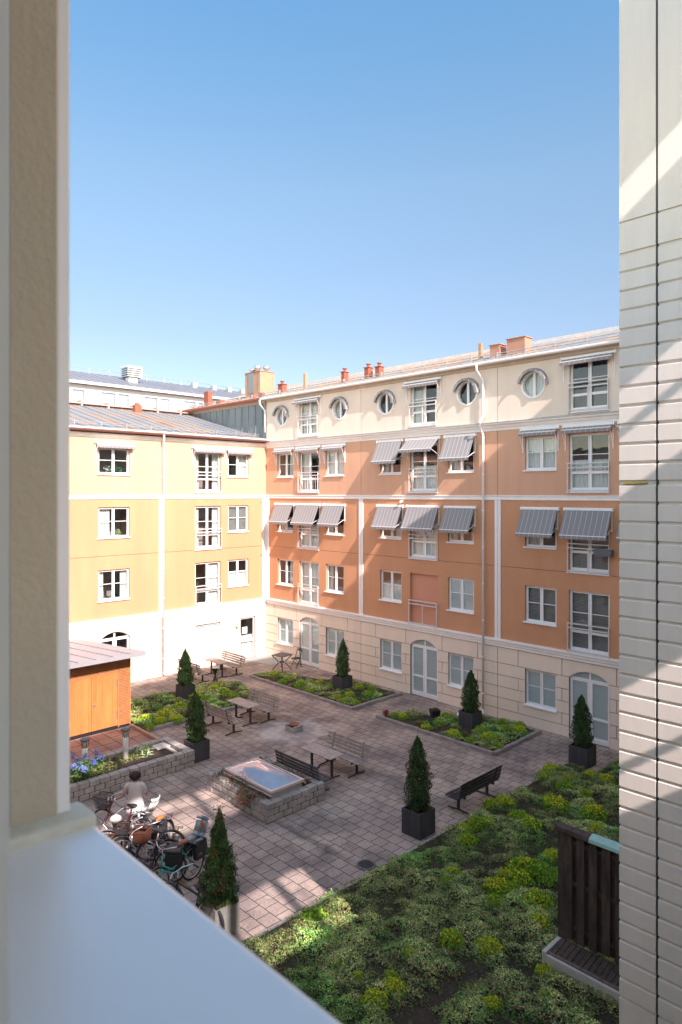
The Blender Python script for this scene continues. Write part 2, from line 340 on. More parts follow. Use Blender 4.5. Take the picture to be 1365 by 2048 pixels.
def reveal(mb,h,d=.15,y=0.,kind='rect',zs=None):
    x0,x1,z0,z1=h
    if kind=='rect':
        mb.quad((x0,y,z0),(x0,y+d,z0),(x0,y+d,z1),(x0,y,z1)); mb.quad((x1,y+d,z0),(x1,y,z0),(x1,y,z1),(x1,y+d,z1))
        mb.quad((x0,y,z1),(x0,y+d,z1),(x1,y+d,z1),(x1,y,z1)); mb.quad((x0,y+d,z0),(x0,y,z0),(x1,y,z0),(x1,y+d,z0))
    elif kind=='arch':
        mb.quad((x0,y,z0),(x0,y+d,z0),(x0,y+d,zs),(x0,y,zs)); mb.quad((x1,y+d,z0),(x1,y,z0),(x1,y,zs),(x1,y+d,zs))
        p=arc_pts(x0,x1,zs,z1)
        for a,b in zip(p,p[1:]):
            mb.quad((a[0],y,a[1]),(a[0],y+d,a[1]),(b[0],y+d,b[1]),(b[0],y,b[1]))
            mb.quad((a[0],y,a[1]),(b[0],y,b[1]),(b[0],y,z1),(a[0],y,z1))
    elif kind=='round':
        cx,cz,r=(x0+x1)/2,(z0+z1)/2,(x1-x0)/2; N=32
        for k in range(N):
            a=2*PI*k/N; b=2*PI*(k+1)/N; p=(cx+r*math.cos(a),cz+r*math.sin(a)); q=(cx+r*math.cos(b),cz+r*math.sin(b))
            mb.quad((p[0],y,p[1]),(p[0],y+d,p[1]),(q[0],y+d,q[1]),(q[0],y,q[1]))
            def sq(t):
                c,s_=math.cos(t),math.sin(t); m_=max(abs(c),abs(s_)); return (cx+r*c/m_,cz+r*s_/m_)
            P,Q=sq(a),sq(b); mb.quad((p[0],y,p[1]),(q[0],y,q[1]),(Q[0],y,Q[1]),(P[0],y,P[1]))
CACHE={}
def cached(key,fn):
    if key not in CACHE: CACHE[key]=fn()
    return CACHE[key]
def frame_mesh(w,h,kind):
    mb=MB(); f=.045; y0,y1=.095,.15; x0,x1=-w/2,w/2
    def bar(a,b,c,d,ya=y0,yb=y1): mb.box(a,b,ya,yb,c,d)
    if kind in('small','french','blockdoor','single'):
        bar(x0,x1,0,f); bar(x0,x1,h-f,h); bar(x0,x0+f,f,h-f); bar(x1-f,x1,f,h-f)
        c=.036
        if kind=='single': cols=[(x0+f,x1-f)]
        else:
            bar(-.022,.022,f,h-f); cols=[(x0+f,-.022),(.022,x1-f)]
        for a,b in cols:
            ya,yb=.082,.14
            b0=.10 if kind!='small' else c
            mb.box(a+.004,b-.004,ya,yb,f+.003,f+b0); mb.box(a+.004,b-.004,ya,yb,h-f-c,h-f-.003); mb.box(a+.004,a+c,ya,yb,f+b0,h-f-c); mb.box(b-c,b-.004,ya,yb,f+b0,h-f-c)
            if kind=='small': mb.box(a+c,b-c,.095,.125,h*.53-.012,h*.53+.012)
            elif kind=='french':
                mb.box(a+c,b-c,.09,.135,h*.33-.045,h*.33+.045); mb.box(a+c,b-c,.095,.125,h*.64-.012,h*.64+.012)
            elif kind=='single': mb.box(a+c,b-c,.09,.135,h*.42-.04,h*.42+.04)
    if kind=='arch':
        zs=h-.30; bar(x0,x0+f,0,zs); bar(x1-f,x1,0,zs); bar(-.035,.035,.05,h-.03); bar(x0+f,x1-f,0,.06); bar(x0+f,-.035,zs-.03,zs+.03); bar(.035,x1-f,zs-.03,zs+.03)
        p=arc_pts(x0,x1,zs,h); q=arc_pts(x0+f,x1-f,zs,h-f)
        for k in range(len(p)-1):
            for yy in (y0,):
                mb.quad((q[k][0],yy,q[k][1]),(q[k+1][0],yy,q[k+1][1]),(p[k+1][0],yy,p[k+1][1]),(p[k][0],yy,p[k][1]))
            mb.quad((q[k][0],y0,q[k][1]),(q[k][0],y1,q[k][1]),(q[k+1][0],y1,q[k+1][1]),(q[k+1][0],y0,q[k+1][1]))
        c=.055
        for a,b in ((x0+f,-.035),(.035,x1-f)):
            ya,yb=.082,.14; t=zs-.033
            mb.box(a+.004,b-.004,ya,yb,.065,.17); mb.box(a+.004,b-.004,ya,yb,t-c,t); mb.box(a+.004,a+c,ya,yb,.17,t-c); mb.box(b-c,b-.004,ya,yb,.17,t-c)
            mb.box(a+c,b-c,.09,.135,.78,.86)
    if kind=='round':
        r=w/2; cz=h/2; N=32
        for k in range(N):
            a=2*PI*k/N; b=2*PI*(k+1)/N
            P=lambda t,rr,y: (rr*math.cos(t),y,cz+rr*math.sin(t))
            mb.quad(P(a,r,-.02),P(b,r,-.02),P(b,r-.07,-.02),P(a,r-.07,-.02)); mb.quad(P(a,r-.07,-.02),P(b,r-.07,-.02),P(b,r-.07,.15),P(a,r-.07,.15))
            mb.quad(P(a,r+.0,.05),P(b,r+.0,.05),P(b,r,-.02),P(a,r,-.02))
        mb.box(-.05,.05,.06,.12,.05,h-.05)
    return mb.mesh('window_frame',WHITE)
def pane_mesh(w,h,kind):
    mb=MB(); y=.115
    if kind=='round':
        mb.poly([((w/2-.06)*math.cos(2*PI*k/32),y,h/2+(w/2-.06)*math.sin(2*PI*k/32)) for k in range(32)])
    elif kind=='arch':
        mb.poly([(-w/2+.03,y,.03),(w/2-.03,y,.03)]+[(a,y,b) for a,b in arc_pts(-w/2+.03,w/2-.03,h-.3,h-.03)][::-1])
    else: mb.quad((-w/2+.03,y,.03),(w/2-.03,y,.03),(w/2-.03,y,h-.03),(-w/2+.03,y,h-.03))
    return mb.mesh('pane',GLASS)
def interior_mesh(w,h):
    mb=MB(); x0,x1,y0,y1,z0,z1=-w/2-.3,w/2+.3,.153,1.5,-.02,h+.15
    mb.quad((x0,y1,z0),(x1,y1,z0),(x1,y1,z1),(x0,y1,z1)); mb.quad((x0,y0,z0),(x0,y1,z0),(x0,y1,z1),(x0,y0,z1)); mb.quad((x1,y0,z0),(x1,y0,z1),(x1,y1,z1),(x1,y1,z0))
    mb.quad((x0,y0,z0),(x1,y0,z0),(x1,y1,z0),(x0,y1,z0)); mb.quad((x0,y0,z1),(x0,y1,z1),(x1,y1,z1),(x1,y0,z1))
    for a,b in ((x0,-w/2),(w/2,x1)): mb.quad((a,y0,z0),(b,y0,z0),(b,y0,z1),(a,y0,z1))
    return mb.mesh('interior',DARKIN)
def curtain_mesh(w,h,style):
    mb=MB()
    def drape(a,b,z0,z1,y=.25,amp=.03,per=.11):
        n=max(4,int((b-a)/.025)); xs=[a+(b-a)*k/n for k in range(n+1)]; ys=[y+amp*math.sin(2*PI*x/per+x*7) for x in xs]
        for k in range(n): mb.quad((xs[k],ys[k],z0),(xs[k+1],ys[k+1],z0),(xs[k+1],ys[k+1],z1),(xs[k],ys[k],z1))
    m=CURT
    if style=='sides': drape(-w/2,-w/2+w*.24,0,h); drape(w/2-w*.24,w/2,0,h)
    elif style=='left': drape(-w/2,-w*.08,0,h)
    elif style=='right': drape(w*.08,w/2,0,h)
    elif style=='full': drape(-w/2,w/2,0,h,.22,.02,.16)
    elif style=='half': drape(-w/2,w/2,0,h*.55,.22,.02,.16)
    elif style=='frost': mb.quad((-w/2,.128,0),(w/2,.128,0),(w/2,.128,h),(-w/2,.128,h)); m=FROST
    elif style=='blind':
        k=0
        while k*.05<h: mb.box(-w/2,w/2,.20,.225,k*.05,k*.05+.035); k+=1
        m=BLIND
    elif style=='green': drape(-w*.15,w*.1,h*.1,h); m=GREENC
    return mb.mesh('curtain',m,style not in('frost','blind'))
def sill_mesh(w): return MB().xprof([(-.065,-.045),(.10,-.045),(.10,.02),(-.065,-.012)],-w/2-.06,w/2+.02).mesh('sill',WHITE)
def rail_mesh(w,style):
    mb=MB(); a,b=-w/2-.02,w/2+.02; y0,y1=-.10,-.065; t=.02
    for z in (.04,.83,.98): mb.box(a,b,y0,y1,z-t,z+t)
    for x in (a,b-.035): mb.box(x,x+.035,y0+.003,y1-.003,-.02,.995)
    for x in (a+.005,b-.03):
        for z in (.08,.9): mb.box(x,x+.025,-.065,.0,z-.012,z+.012)
    if style in('mid','bars'): mb.box(-.015,.015,y0+.005,y1-.005,.06,.81)
    if style=='bars':
        for k in range(1,8):
            if k!=4: x=a+(b-a)*k/8; mb.box(x-.008,x+.008,y0+.012,y1-.012,.06,.81)
    return mb.mesh('railing',RAIL)
def window(root,x,z,w,h,kind,curtain=None,rail=None,label=None,sill=True):
    o=inst('window',cached(('f',round(w,2),round(h,2),kind),lambda:frame_mesh(w,h,kind)),root,(x,0,z),label=label)
    inst('pane',cached(('p',round(w,2),round(h,2),kind),lambda:pane_mesh(w,h,kind)),o)
    inst('interior',cached(('i',round(w,2),round(h,2)),lambda:interior_mesh(w,h)),o)
    if curtain: inst('curtain',cached(('c',round(w,2),round(h,2),curtain),lambda:curtain_mesh(w,h,curtain)),o)
    if sill: inst('sill',cached(('s',round(w,2)),lambda:sill_mesh(w)),o)
    if rail: inst('railing',cached(('r',round(w,2),rail),lambda:rail_mesh(w,rail)),o)
    return o
def awning(root,x,z,w,p=.50,drop=.88,label=None,val=.12):
    key=('aw',round(w,2),p,drop)
    def fab():
        mb=MB(); a,b=-w/2,w/2; n=6
        for k in range(n):
            t0,t1=k/n,(k+1)/n; f=lambda t:(-.09-(p-.09)*t,-drop*t-.03*math.sin(PI*t))
            (y0,z0),(y1,z1)=f(t0),f(t1); mb.quad((a,y0,z0),(b,y0,z0),(b,y1,z1),(a,y1,z1))
        m=max(8,int(w/.1))
        for k in range(m):
            xa,xb=a+(b-a)*k/m,a+(b-a)*(k+1)/m; d0=val-.02*abs(math.sin(PI*k/2)); d1=val-.02*abs(math.sin(PI*(k+1)/2))
            mb.quad((xa,-p-.012,-drop),(xb,-p-.012,-drop),(xb,-p-.004,-drop-d1),(xa,-p-.004,-drop-d0))
        me=mb.mesh('awning',AWN); return me
    def fr():
        mb=MB(); a,b=-w/2-.02,w/2+.02
        mb.xprof([(-.11,-.02),(-.11,.045),(-.08,.07),(0,.07),(0,-.02)],a,b)
        mb.box(a-.03,a,-.12,0,-.04,.08); mb.box(b,b+.03,-.12,0,-.04,.08)
        mb.box(a+.02,b-.02,-p-.012,-p+.012,-drop+.0,-drop+.026)
        za=-drop+.25 if drop>.6 else -.72
        for xx in (a+.03,b-.05): mb.tube([(xx,0,za),(xx,-p,-drop+.013)],.011,6)
        mb.box(b-.06,b-.03,-.03,0,za-.1,-.02); mb.box(a+.03,a+.06,-.03,0,za-.1,-.02)
        return mb.mesh('awning_arms',WHITE)
    o=inst('awning',cached(key,fab),root,(x,0,z),label=label); inst('awning_arms',cached(key+('f',),fr),o); return o
def downpipe(root,x,zt,zb,eave_y=-.36,jog=None):
    mb=MB(); pts=[(x-.12,eave_y,zt),(x-.12,eave_y,zt-.22),(x,-.10,zt-.55)]
    if jog: pts+=[(x,-.10,jog+.45),(x,-.13,jog+.30),(x-.02,-.30,jog+.12),(x-.02,-.30,jog-.1),(x,-.10,jog-.35)]
    pts+=[(x,-.10,zb+.2)]
    mb.tube(pts,.045,10)
    if zb<.5: mb.tube([(x,-.1,zb+.2),(x+.02,-.16,zb+.1),(x+.05,-.26,zb+.08)],.045,10)
    for z in np.arange(zb+.8,zt-1,1.4): mb.tube([(x,-.10,z),(x,-.10,z+.04)],.055,10)
    return mb.build('downpipe',WHITE,root,True)

ROWS=[(2.10,2.70),(1.65,2.10),(1.21,1.65),(.79,1.21),(.37,.79),(-.1,.37)]
SW,FW=1.25,1.46
def cornice(mb,x0,x1): mb.xprof([(0,2.70),(-.05,2.72),(-.05,2.80),(-.075,2.83),(-.075,2.90),(-.11,2.93),(-.11,2.985),(0,3.01)],x0,x1)
def frieze(mb,x0,x1):  mb.xprof([(0,8.24),(-.035,8.25),(-.035,8.29),(-.02,8.30),(-.02,8.37),(-.05,8.38),(-.05,8.41),(0,8.42)],x0,x1)
def pilaster(mb,x): mb.box(x-.13,x-.012,-.035,0,3.0,8.24); mb.box(x+.012,x+.13,-.035,0,3.0,8.24); mb.box(x-.012,x+.012,-.012,0,3.0,8.24)

# ================================================================== setting
g=MB().quad((-900,-300,-.12),(900,-300,-.12),(900,1500,-.12),(-900,1500,-.12)).build('ground',mat('asphalt',(.06,.06,.06),.9,.2,.2)); g['kind']='structure'
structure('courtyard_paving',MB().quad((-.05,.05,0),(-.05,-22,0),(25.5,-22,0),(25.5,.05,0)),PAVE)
structure('patio_paving',MB().quad((5.3,-10.5,.004),(5.3,-22,.004),(8.45,-22,.004),(8.45,-10.5,.004)),PATIO)
structure('footing_slab',MB().quad((0,0,.006),(0,-1.6,.006),(1.9,-1.2,.006),(2.3,0,.006)),mat('pale_screed',(.34,.34,.32),.9,.1,1))

# ================================================================== tall wing
tall=empty('apartment_wing','tall orange and cream apartment wing on the right with round attic windows','building',W(0,0),TH)
XW=24.9
holesG=[];recess=[]
smallx=[1.565,5.24,8.775,12.485,15.97,19.67,23.2]; frx=[3.4,10.605,17.79]
roundx=[1.28,5.58,8.48,12.79,15.69,19.95]; phx=[3.38,10.6,17.79]
wallA=MB(); wallB=MB(); wallC=MB(); blk=MB()
H1=[(x-SW/2,x+SW/2,3.82,5.13) for x in smallx]+[(x-SW/2,x+SW/2,6.55,7.88) for x in smallx]+[(x-FW/2,x+FW/2,3.02,5.13) for x in frx]+[(x-FW/2,x+FW/2,5.78,7.88) for x in frx]
JX=[-.0,6.97,14.18,21.4,XW]
for a,b in zip(JX,JX[1:]):
    for z0,z1 in ((3.0,5.742),(5.758,8.25)): panel(wallA,a+.010,b-.010,z0,z1,H1)
for h in H1: reveal(wallA,h)
H3=[(x-SW/2,x+SW/2,9.34,10.55) for x in smallx]+[(x-FW/2,x+FW/2,8.55,10.55) for x in frx]
for a,b in zip(JX,JX[1:]): panel(wallB,a+.010,b-.010,8.41,10.87,H3)
for h in H3: reveal(wallB,h)
HP=[(x-.70,x+.70,11.32,13.08) for x in phx]; HR=[(x-.5,x+.5,11.94,12.94) for x in roundx]
for a,b in zip(JX,JX[1:]): panel(wallC,a+.010,b-.010,11.2,13.26,HP+HR)
for h in HP: reveal(wallC,h)
for h in HR: reveal(wallC,h,kind='round')
HG=[(x-SW/2,x+SW/2,.79,2.08) for x in smallx]; HD=[(x-FW/2,x+FW/2,0,2.40) for x in frx]
VJ=[.68,2.44,4.35,6.09,7.86,9.62,11.56,13.28,15.06,16.8,18.75,20.4,22.3]; PJ=[-.0,6.97,14.18,21.4,XW]
for i,(z0,z1) in enumerate(ROWS):
    js=sorted(PJ+(VJ if i%2==0 else []))
    for a,b in zip(js,js[1:]): panel(blk,a+.014,b-.014,z0+.014,z1-.014,HG+HD,0,.03)
for h in HG: reveal(blk,h)
for h in HD: reveal(blk,h,kind='arch',zs=2.10)
back=MB(); panel(back,0,XW,-.1,2.72,HG+HD,.028,.1); back.build('ground_floor_joint_bed',mat('joint_render',(.33,.28,.22),.9),tall)
jb=MB()
for x in JX[1:-1]:
    jb.box(x-.03,x+.03,.028,.05,3.0,8.24); jb.box(x-.03,x+.03,.028,.05,8.42,10.86); jb.box(x-.03,x+.03,.028,.05,11.2,13.26)
jb.box(0,XW,.03,.06,5.73,5.77); jb.build('panel_joints',DARKJ,tall)
blk.build('ground_floor_wall',CREAM,tall); wallA.build('stucco_wall',ORANGE,tall); wallB.build('upper_wall',ORANGE2,tall); wallC.build('attic_wall',CREAM2,tall)
t=MB(); cornice(t,0,XW); t.build('base_cornice',TRIM,tall)
t=MB(); frieze(t,0,XW)
for x in (0.14,6.99,14.2,21.4): pilaster(t,x)
t.build('frieze',TRIM,tall)
t=MB(); t.xprof([(0,10.86),(-.03,10.87),(-.05,10.95),(-.10,11.0),(-.12,11.05),(-.19,11.10),(-.19,11.15),(0,11.15)],-.2,XW); t.build('attic_cornice',TRIM,tall)
t=MB(); t.xprof([(0,11.152),(-.22,11.152),(-.22,11.175),(0,11.23)],-.2,XW); t.build('cornice_flashing',SHEETM,tall)
t=MB(); t.xprof([(0.02,13.26),(-.03,13.28),(-.04,13.36),(-.22,13.42),(-.22,13.46),(0.02,13.46)],-8.1,XW); t.build('eave_soffit',mat('soffit',(.52,.43,.34),.8),tall)
t=MB(); t.xprof([(-.22,13.40),(-.335,13.40),(-.36,13.44),(-.36,13.50),(-.345,13.50),(-.33,13.46),(-.30,13.43),(-.225,13.43)],-.1,XW); t.build('gutter',WHITE,tall)
t=MB(); t.xprof([(-.36,13.502),(-.2,13.515),(6,15.40),(12,13.5),(12,13.42),(6,15.30),(-.2,13.465)],-9,XW)
for x in np.arange(-8.8,XW,.6): t.xprof([(-.2,13.516),(-.2,13.545),(6,15.43),(6,15.40)],x,x+.02)
t.build('roof',ROOFM,tall)
rust=MB(); rust.xprof([(-.30,13.36),(-.37,13.44),(-.37,13.53),(-.2,13.53),(-.2,13.46),(-.3,13.46)],-8.2,-.1); rust.box(5.85,6.15,5.85,6.15,15.3,15.3001); rust.build('eave_flashing',RUST,tall)
# snow guards and ridge walkway
sg=MB()
zr=lambda y:13.515+(y+.2)*(15.40-13.515)/6.2
for yy in (.25,): 
    for dz in (.10,.20): sg.tube([(-8,yy,zr(yy)+dz),(XW,yy,zr(yy)+dz)],.018,6)
    for x in np.arange(-7.6,XW,1.2): sg.box(x-.03,x+.03,yy-.03,yy+.05,zr(yy)-.02,zr(yy)+.24)
sg.build('snow_guard',SHEETM,tall)
sg=MB()
sg.box(-6,XW,5.35,5.75,zr(5.5)-.1,zr(5.5)+.10)
for x in np.arange(-5.5,XW,1.2): sg.box(x-.03,x+.03,5.4,5.7,zr(5.5)-.05,zr(5.5)+.10)
sg.build('roof_walkway',mat('walkway_light',(.55,.54,.50),.6),tall)
# stacks on the roof
def stack(x,y,w_,d_,zt,m,name='chimney',cap=True,label=None):
    zb=zr(y)-.3; o=MB().box(x-w_/2,x+w_/2,y-d_/2,y+d_/2,zb,zt).build(name,m,tall,bevel=.01)
    if label: o['label']=label
    if cap:
        c=MB().box(x-w_/2-.04,x+w_/2+.04,y-d_/2-.04,y+d_/2+.04,zt,zt+.03).build('cap',m,o)
    return o
big=stack(-3.85,2.5,1.45,1.05,15.62,ORSHEET,label='large tan sheet metal chimney with steel cowls')
big.data.materials.append(ZINC)
for i,(x,y,h) in enumerate([(-4.3,2.3,.28),(-3.75,2.25,.42),(-3.45,2.7,.42)]):
    MB().lathe([(.11,0),(.11,h*.4),(.2,h*.5),(.22,h*.8),(.12,h),(.01,h)],14,(x,y,15.64)).build('cowl',METAL,big,True)
pl=MB()
for x in (-4.57,-4.2,-3.75,-3.3): pl.box(x,x+.03,1.955,1.985,14.4,15.6)
pl.box(-4.25,-3.75,1.95,1.98,14.4,15.6); pl.build('cladding_seams',ZINC,big)
for (x,zt,w_,m) in [(-.14,14.5,.4,RUST),(4.7,14.55,.22,RUST),(6.3,14.55,.28,RUST),(7.0,14.5,.28,RUST)]:
    o=stack(x,1.2,w_,.3,zt-.12,m,'roof_vent'); MB().lathe([(.07,0),(.07,.14),(.12,.15),(.12,.19),(.02,.21)],10,(x,1.2,zt-.1)).build('cowl',m,o)
for x,zt in ((1.75,14.75),(12.6,14.6)): stack(x,1.2,.14,.14,zt,ORSHEET,'roof_vent',False)
for x,w_,zt,m in ((13.4,.46,14.38,SALSHEET),(14.35,.8,14.5,SALSHEET)):
    o=stack(x,1.25,w_,.5,zt,m); MB().box(x-.12,x+.12,1.15,1.35,zt+.03,zt+.07).box(x-.16,x+.16,1.1,1.4,zt+.07,zt+.09).build('cowl',METAL,o)
for x in (-6.9,-5.6,-2.3,-1.5):
    stack(x,.9,.5 if x<-3 else .35,.3,14.05 if x>-6 else 14.7,RUST,'roof_vent',False)
# zinc cheek above the lower roof, body behind
t=MB(); t.quad((-8.0,.02,11.2),(-.0,.02,11.2),(-.0,.02,13.4),(-8.0,.02,13.4))
for x in np.arange(-7.8,0,.62): t.box(x,x+.025,-.012,.02,11.2,13.38)
t.build('zinc_cheek',ZINC,tall)
bd=MB(); bd.box(-8.9,XW,1.6,11.9,-.1,13.45); bd.box(-8.9,-.05,.08,1.6,-.1,13.4); bd.build('rear_body',CREAM2,tall)
t=MB(); t.box(-.02,.02,-.12,0,13.1,13.4).box(-.25,.03,-.2,-.02,11.15,11.35); t.build('corner_flashing',ORSHEET,tall)
# windows
gfc=['frost']*7
for i,x in enumerate(smallx):
    window(tall,x,.79,SW,1.29,'small','frost')
    window(tall,x,3.82,SW,1.31,'small',['right','sides','half','frost','blind','full','full'][i])
    window(tall,x,6.55,SW,1.33,'small',['left','sides','right','sides','left','full','full'][i])
    window(tall,x,9.34,SW,1.21,'small',['right','full','sides','left','full','full','full'][i])
for i,x in enumerate(frx):
    window(tall,x,0,FW,2.40,'arch','frost',sill=False,label=['arched glazed double door nearest the inner corner','arched glazed double door in the middle of the wing','arched glazed double door behind a cypress'][i])
    if i!=1: window(tall,x,3.02,FW,2.11,'french',['full','frost','blind'][i],'plain')
    window(tall,x,5.78,FW,2.10,'french',['half','full','blind'][i],['mid','plain','mid'][i])
    window(tall,x,8.55,FW,2.0,'french',['left','half','half'][i],['bars','plain','plain'][i])
bp=MB().box(frx[1]-FW/2,frx[1]+FW/2,.12,.16,3.02,5.13).build('blocked_opening',SALMON,tall); bp['label']='window opening walled up with salmon render behind a white railing'
inst('railing',cached(('r',FW,'mid'),lambda:rail_mesh(FW,'mid')),bp,(frx[1],0,3.02))
inst('sill',cached(('s',FW),lambda:sill_mesh(FW)),bp,(frx[1],0,3.02))
for i,x in enumerate(phx): window(tall,x,11.32,1.40,1.76,'french',['full','left',None][i],'mid')
for i,x in enumerate(roundx):
    window(tall,x,11.94,1.0,1.0,'round',['left','left',None,None,'full','full'][i],sill=False)
    # hood awning over the round window
    def hood():
        mb=MB(); N=18; a0,a1=R(-5),R(172)
        for k in range(N):
            a=a0+(a1-a0)*k/N; b=a0+(a1-a0)*(k+1)/N
            P=lambda t,r,y:(r*math.cos(t),y,.5+r*math.sin(t))
            mb.quad(P(a,.60,0),P(b,.60,0),P(b,.56,-.20),P(a,.56,-.20))
            mb.quad(P(a,.56,-.20),P(b,.56,-.20),P(b,.46,-.205),P(a,.46,-.205))
        return mb.mesh('hood_awning',AWN)
    inst('hood_awning',cached('hood',hood),tall,(x,0,11.94))
# awnings
for x in smallx[:2]: awning(tall,x,10.76,1.45,.24,.13)
awning(tall,frx[0],10.76,1.7,.24,.13)
awning(tall,smallx[2],10.76,1.42); awning(tall,frx[1],10.76,1.7,.60,.46,'half-lowered striped awning between two fully lowered ones'); awning(tall,smallx[3],10.76,1.42)
awning(tall,smallx[4],10.80,1.45,.26,.13); awning(tall,frx[2],10.80,1.75,.26,.13); awning(tall,smallx[5],10.80,1.6,.26,.13)
for x in smallx[:6]: awning(tall,x,7.93,1.42)
for x in frx: awning(tall,x,7.93,1.66)
for x in phx: awning(tall,x,13.17,1.85,.30,.15)
downpipe(tall,13.6,13.40,0,jog=11.1); downpipe(tall,.02,13.40,11.5)
MB().box(19.0-.9,19.0-.3,-.32,-.10,6.42,6.62).build('railing_planter',mat('grey_box',(.12,.13,.14),.6),tall)
o=MB().box(9.42,9.5,-.12,0,8.12,8.2).tube([(9.46,-.12,8.16),(9.5,-.22,8.1)],.045,8).build('wall_lamp',WHITE,tall)
MB().lathe([(.05,0),(.05,.12),(.02,.14)],10,(13.25,-.06,1.1)).build('tap_box',IRON,tall)

# ================================================================== low wing
low=empty('apartment_wing','lower sunlit orange apartment wing on the left with a metal seam roof','building',W(0,0),R(44.117))
XL=-22.5
lw=MB(); ub=MB(); gb=MB()
smL=[(-8.46,1.46),(-1.79,1.25),(-15.6,1.25),(-20,1.46)]; frL=[-3.605,-13.2,-18]
H1=[];H3=[]
for x,wd in smL: H1+=[(x-wd/2,x+wd/2,3.80,5.14),(x-wd/2,x+wd/2,6.55,7.89)]; H3.append((x-wd/2,x+wd/2,9.34,10.50))
for x in frL: H1+=[(x-FW/2,x+FW/2,3.02,5.13),(x-FW/2,x+FW/2,5.78,7.88)]; H3.append((x-FW/2,x+FW/2,8.55,10.52))
JL=[XL,-13.3+3,-6.15,0]; JL=[XL,-15.0,-6.15,0]
for a,b in zip(JL,JL[1:]):
    for z0,z1 in ((3.0,5.742),(5.758,8.25)): panel(lw,a+.004,b-.004,z0,z1,H1)
    panel(ub,a+.004,b-.004,8.41,10.93,H3)
for h in H1: reveal(lw,h)
for h in H3: reveal(ub,h)
HGL=[(-3.605-.72,-3.605+.72,.76,2.09),(-13.2-.7,-13.2+.7,.76,2.09)]; HDL=(-9.1,-7.7,0,2.38); HD2=(-1.69,-.72,0,2.12)
for (z0,z1) in ROWS:
    for a,b in zip(JL,JL[1:]): panel(gb,a+.004,b-.004,z0+.008,z1-.008,HGL+[HDL,HD2],0,.02)
for h in HGL+[HD2]: reveal(gb,h)
reveal(gb,HDL,kind='arch',zs=2.08)
back=MB(); panel(back,XL,0,-.1,2.72,HGL+[HDL,HD2],.02,.1); back.build('ground_floor_joint_bed',mat('joint_render',(.33,.28,.22),.9),low)
MB().box(XL,0,.03,.06,5.73,5.77).build('panel_joints',DARKJ,low)
gb.build('ground_floor_wall',CREAM2,low); lw.build('stucco_wall',ORANGE,low); ub.build('upper_wall',ORANGE2,low)
t=MB(); cornice(t,XL,-.12); t.build('base_cornice',TRIM,low)
t=MB(); frieze(t,XL,-.06)
for x in (-.14,-6.15,-15.0): pilaster(t,x)
t.build('frieze',TRIM,low)
t=MB(); t.xprof([(0,10.92),(-.03,10.93),(-.05,11.02),(-.12,11.06),(-.12,11.12),(0,11.12)],XL,-.1); t.build('attic_cornice',TRIM,low)
t=MB(); t.xprof([(0,11.12),(-.30,11.20),(-.30,11.24),(0,11.24)],XL,.1); t.build('eave_soffit',mat('dark_soffit',(.20,.07,.05),.7),low)
t=MB(); t.xprof([(-.28,11.17),(-.37,11.17),(-.41,11.22),(-.41,11.29),(-.39,11.29),(-.37,11.24),(-.34,11.21),(-.28,11.21)],XL,.0); t.build('gutter',mat('brown_gutter',(.20,.095,.065),.5,.1),low)
t=MB(); t.xprof([(-.395,11.285),(-.42,11.27),(-.42,11.325),(-.395,11.325)],XL,.0); t.build('gutter_lip',WHITE,low)
t=MB(); sl_=(13.28-11.30)/7.9
t.xprof([(-.38,11.28),(-.3,11.30),(7.6,13.28),(15,11.4),(15,11.3),(7.6,13.18),(-.3,11.24)],XL,.0)
for x in np.arange(XL,0,.6): t.xprof([(-.3,11.301),(-.3,11.335),(7.6,13.315),(7.6,13.281)],x,x+.022)
t.build('roof',ROOFM,low)
zl=lambda y:11.30+(y+.3)*sl_
t=MB()
for dz in (.08,.16): t.tube([(XL,.35,zl(.35)+dz),(-.2,.35,zl(.35)+dz)],.014,6)
for x in np.arange(XL+.4,-.2,1.2): t.box(x-.02,x+.02,.32,.40,zl(.35)-.02,zl(.35)+.2)
t.build('snow_guard',METAL,low)
t=MB(); t.box(XL,-.3,7.2,7.75,zl(7.2)+.12,zl(7.2)+.17)
for x in np.arange(XL+.7,-.3,1.5): t.box(x-.05,x+.05,7.2,7.7,zl(7.2)-.05,zl(7.2)+.3)
t.build('roof_walkway',mat('walkway_grey',(.40,.33,.27),.7),low)
t=MB(); t.box(XL,-.2,7.4,7.8,zl(7.4)-.06,zl(7.4)+.09); t.build('ridge_flashing',RUST,low)
o=MB().box(-4.15,-3.75,6.4,6.7,12.7,13.42).build('roof_vent',RUST,low); MB().box(-4.05,-3.85,6.45,6.65,13.42,13.52).build('cap',RUST,o)
bd=MB(); bd.box(XL,-.05,1.6,14,-.1,11.3); bd.build('rear_body',ORANGE2,low)
def wL(x,z,wd,h,kind,c,r=None,lab=None,sill=True): return window(low,x,z,wd,h,kind,c,r,lab,sill)
for k,(x,wd) in enumerate(smL):
    wL(x,3.80,wd,1.34,'small',['sides','half','full','full'][k]); wL(x,6.55,wd,1.34,'small',['left','blind','full','full'][k]); wL(x,9.34,wd,1.16,'small',[None,'right','full','full'][k])
for k,x in enumerate(frL):
    wL(x,3.02,FW,2.11,'french',['right','full','full'][k],'plain'); wL(x,5.78,FW,2.10,'french',['sides','full','full'][k],'plain'); wL(x,8.55,FW,1.97,'french',['sides','full','full'][k],'plain')
wL(-3.605,.76,1.44,1.33,'small','frost'); wL(-13.2,.76,1.4,1.33,'small','frost')
d=wL(-8.4,0,1.4,2.38,'arch','half',None,'arched door half hidden behind the shed roof',False)
d=wL(-1.205,0,.97,2.12,'single','half',None,'white glazed entrance door in the corner with a ring handle',False); d.name='door'
mb=MB(); mb.tube([(-.36+.13*math.cos(a),.06,1.0+.13*math.sin(a)) for a in np.linspace(0,2*PI,17)[:-1]],.012,6,closed=True); mb.build('handle',METAL,d)
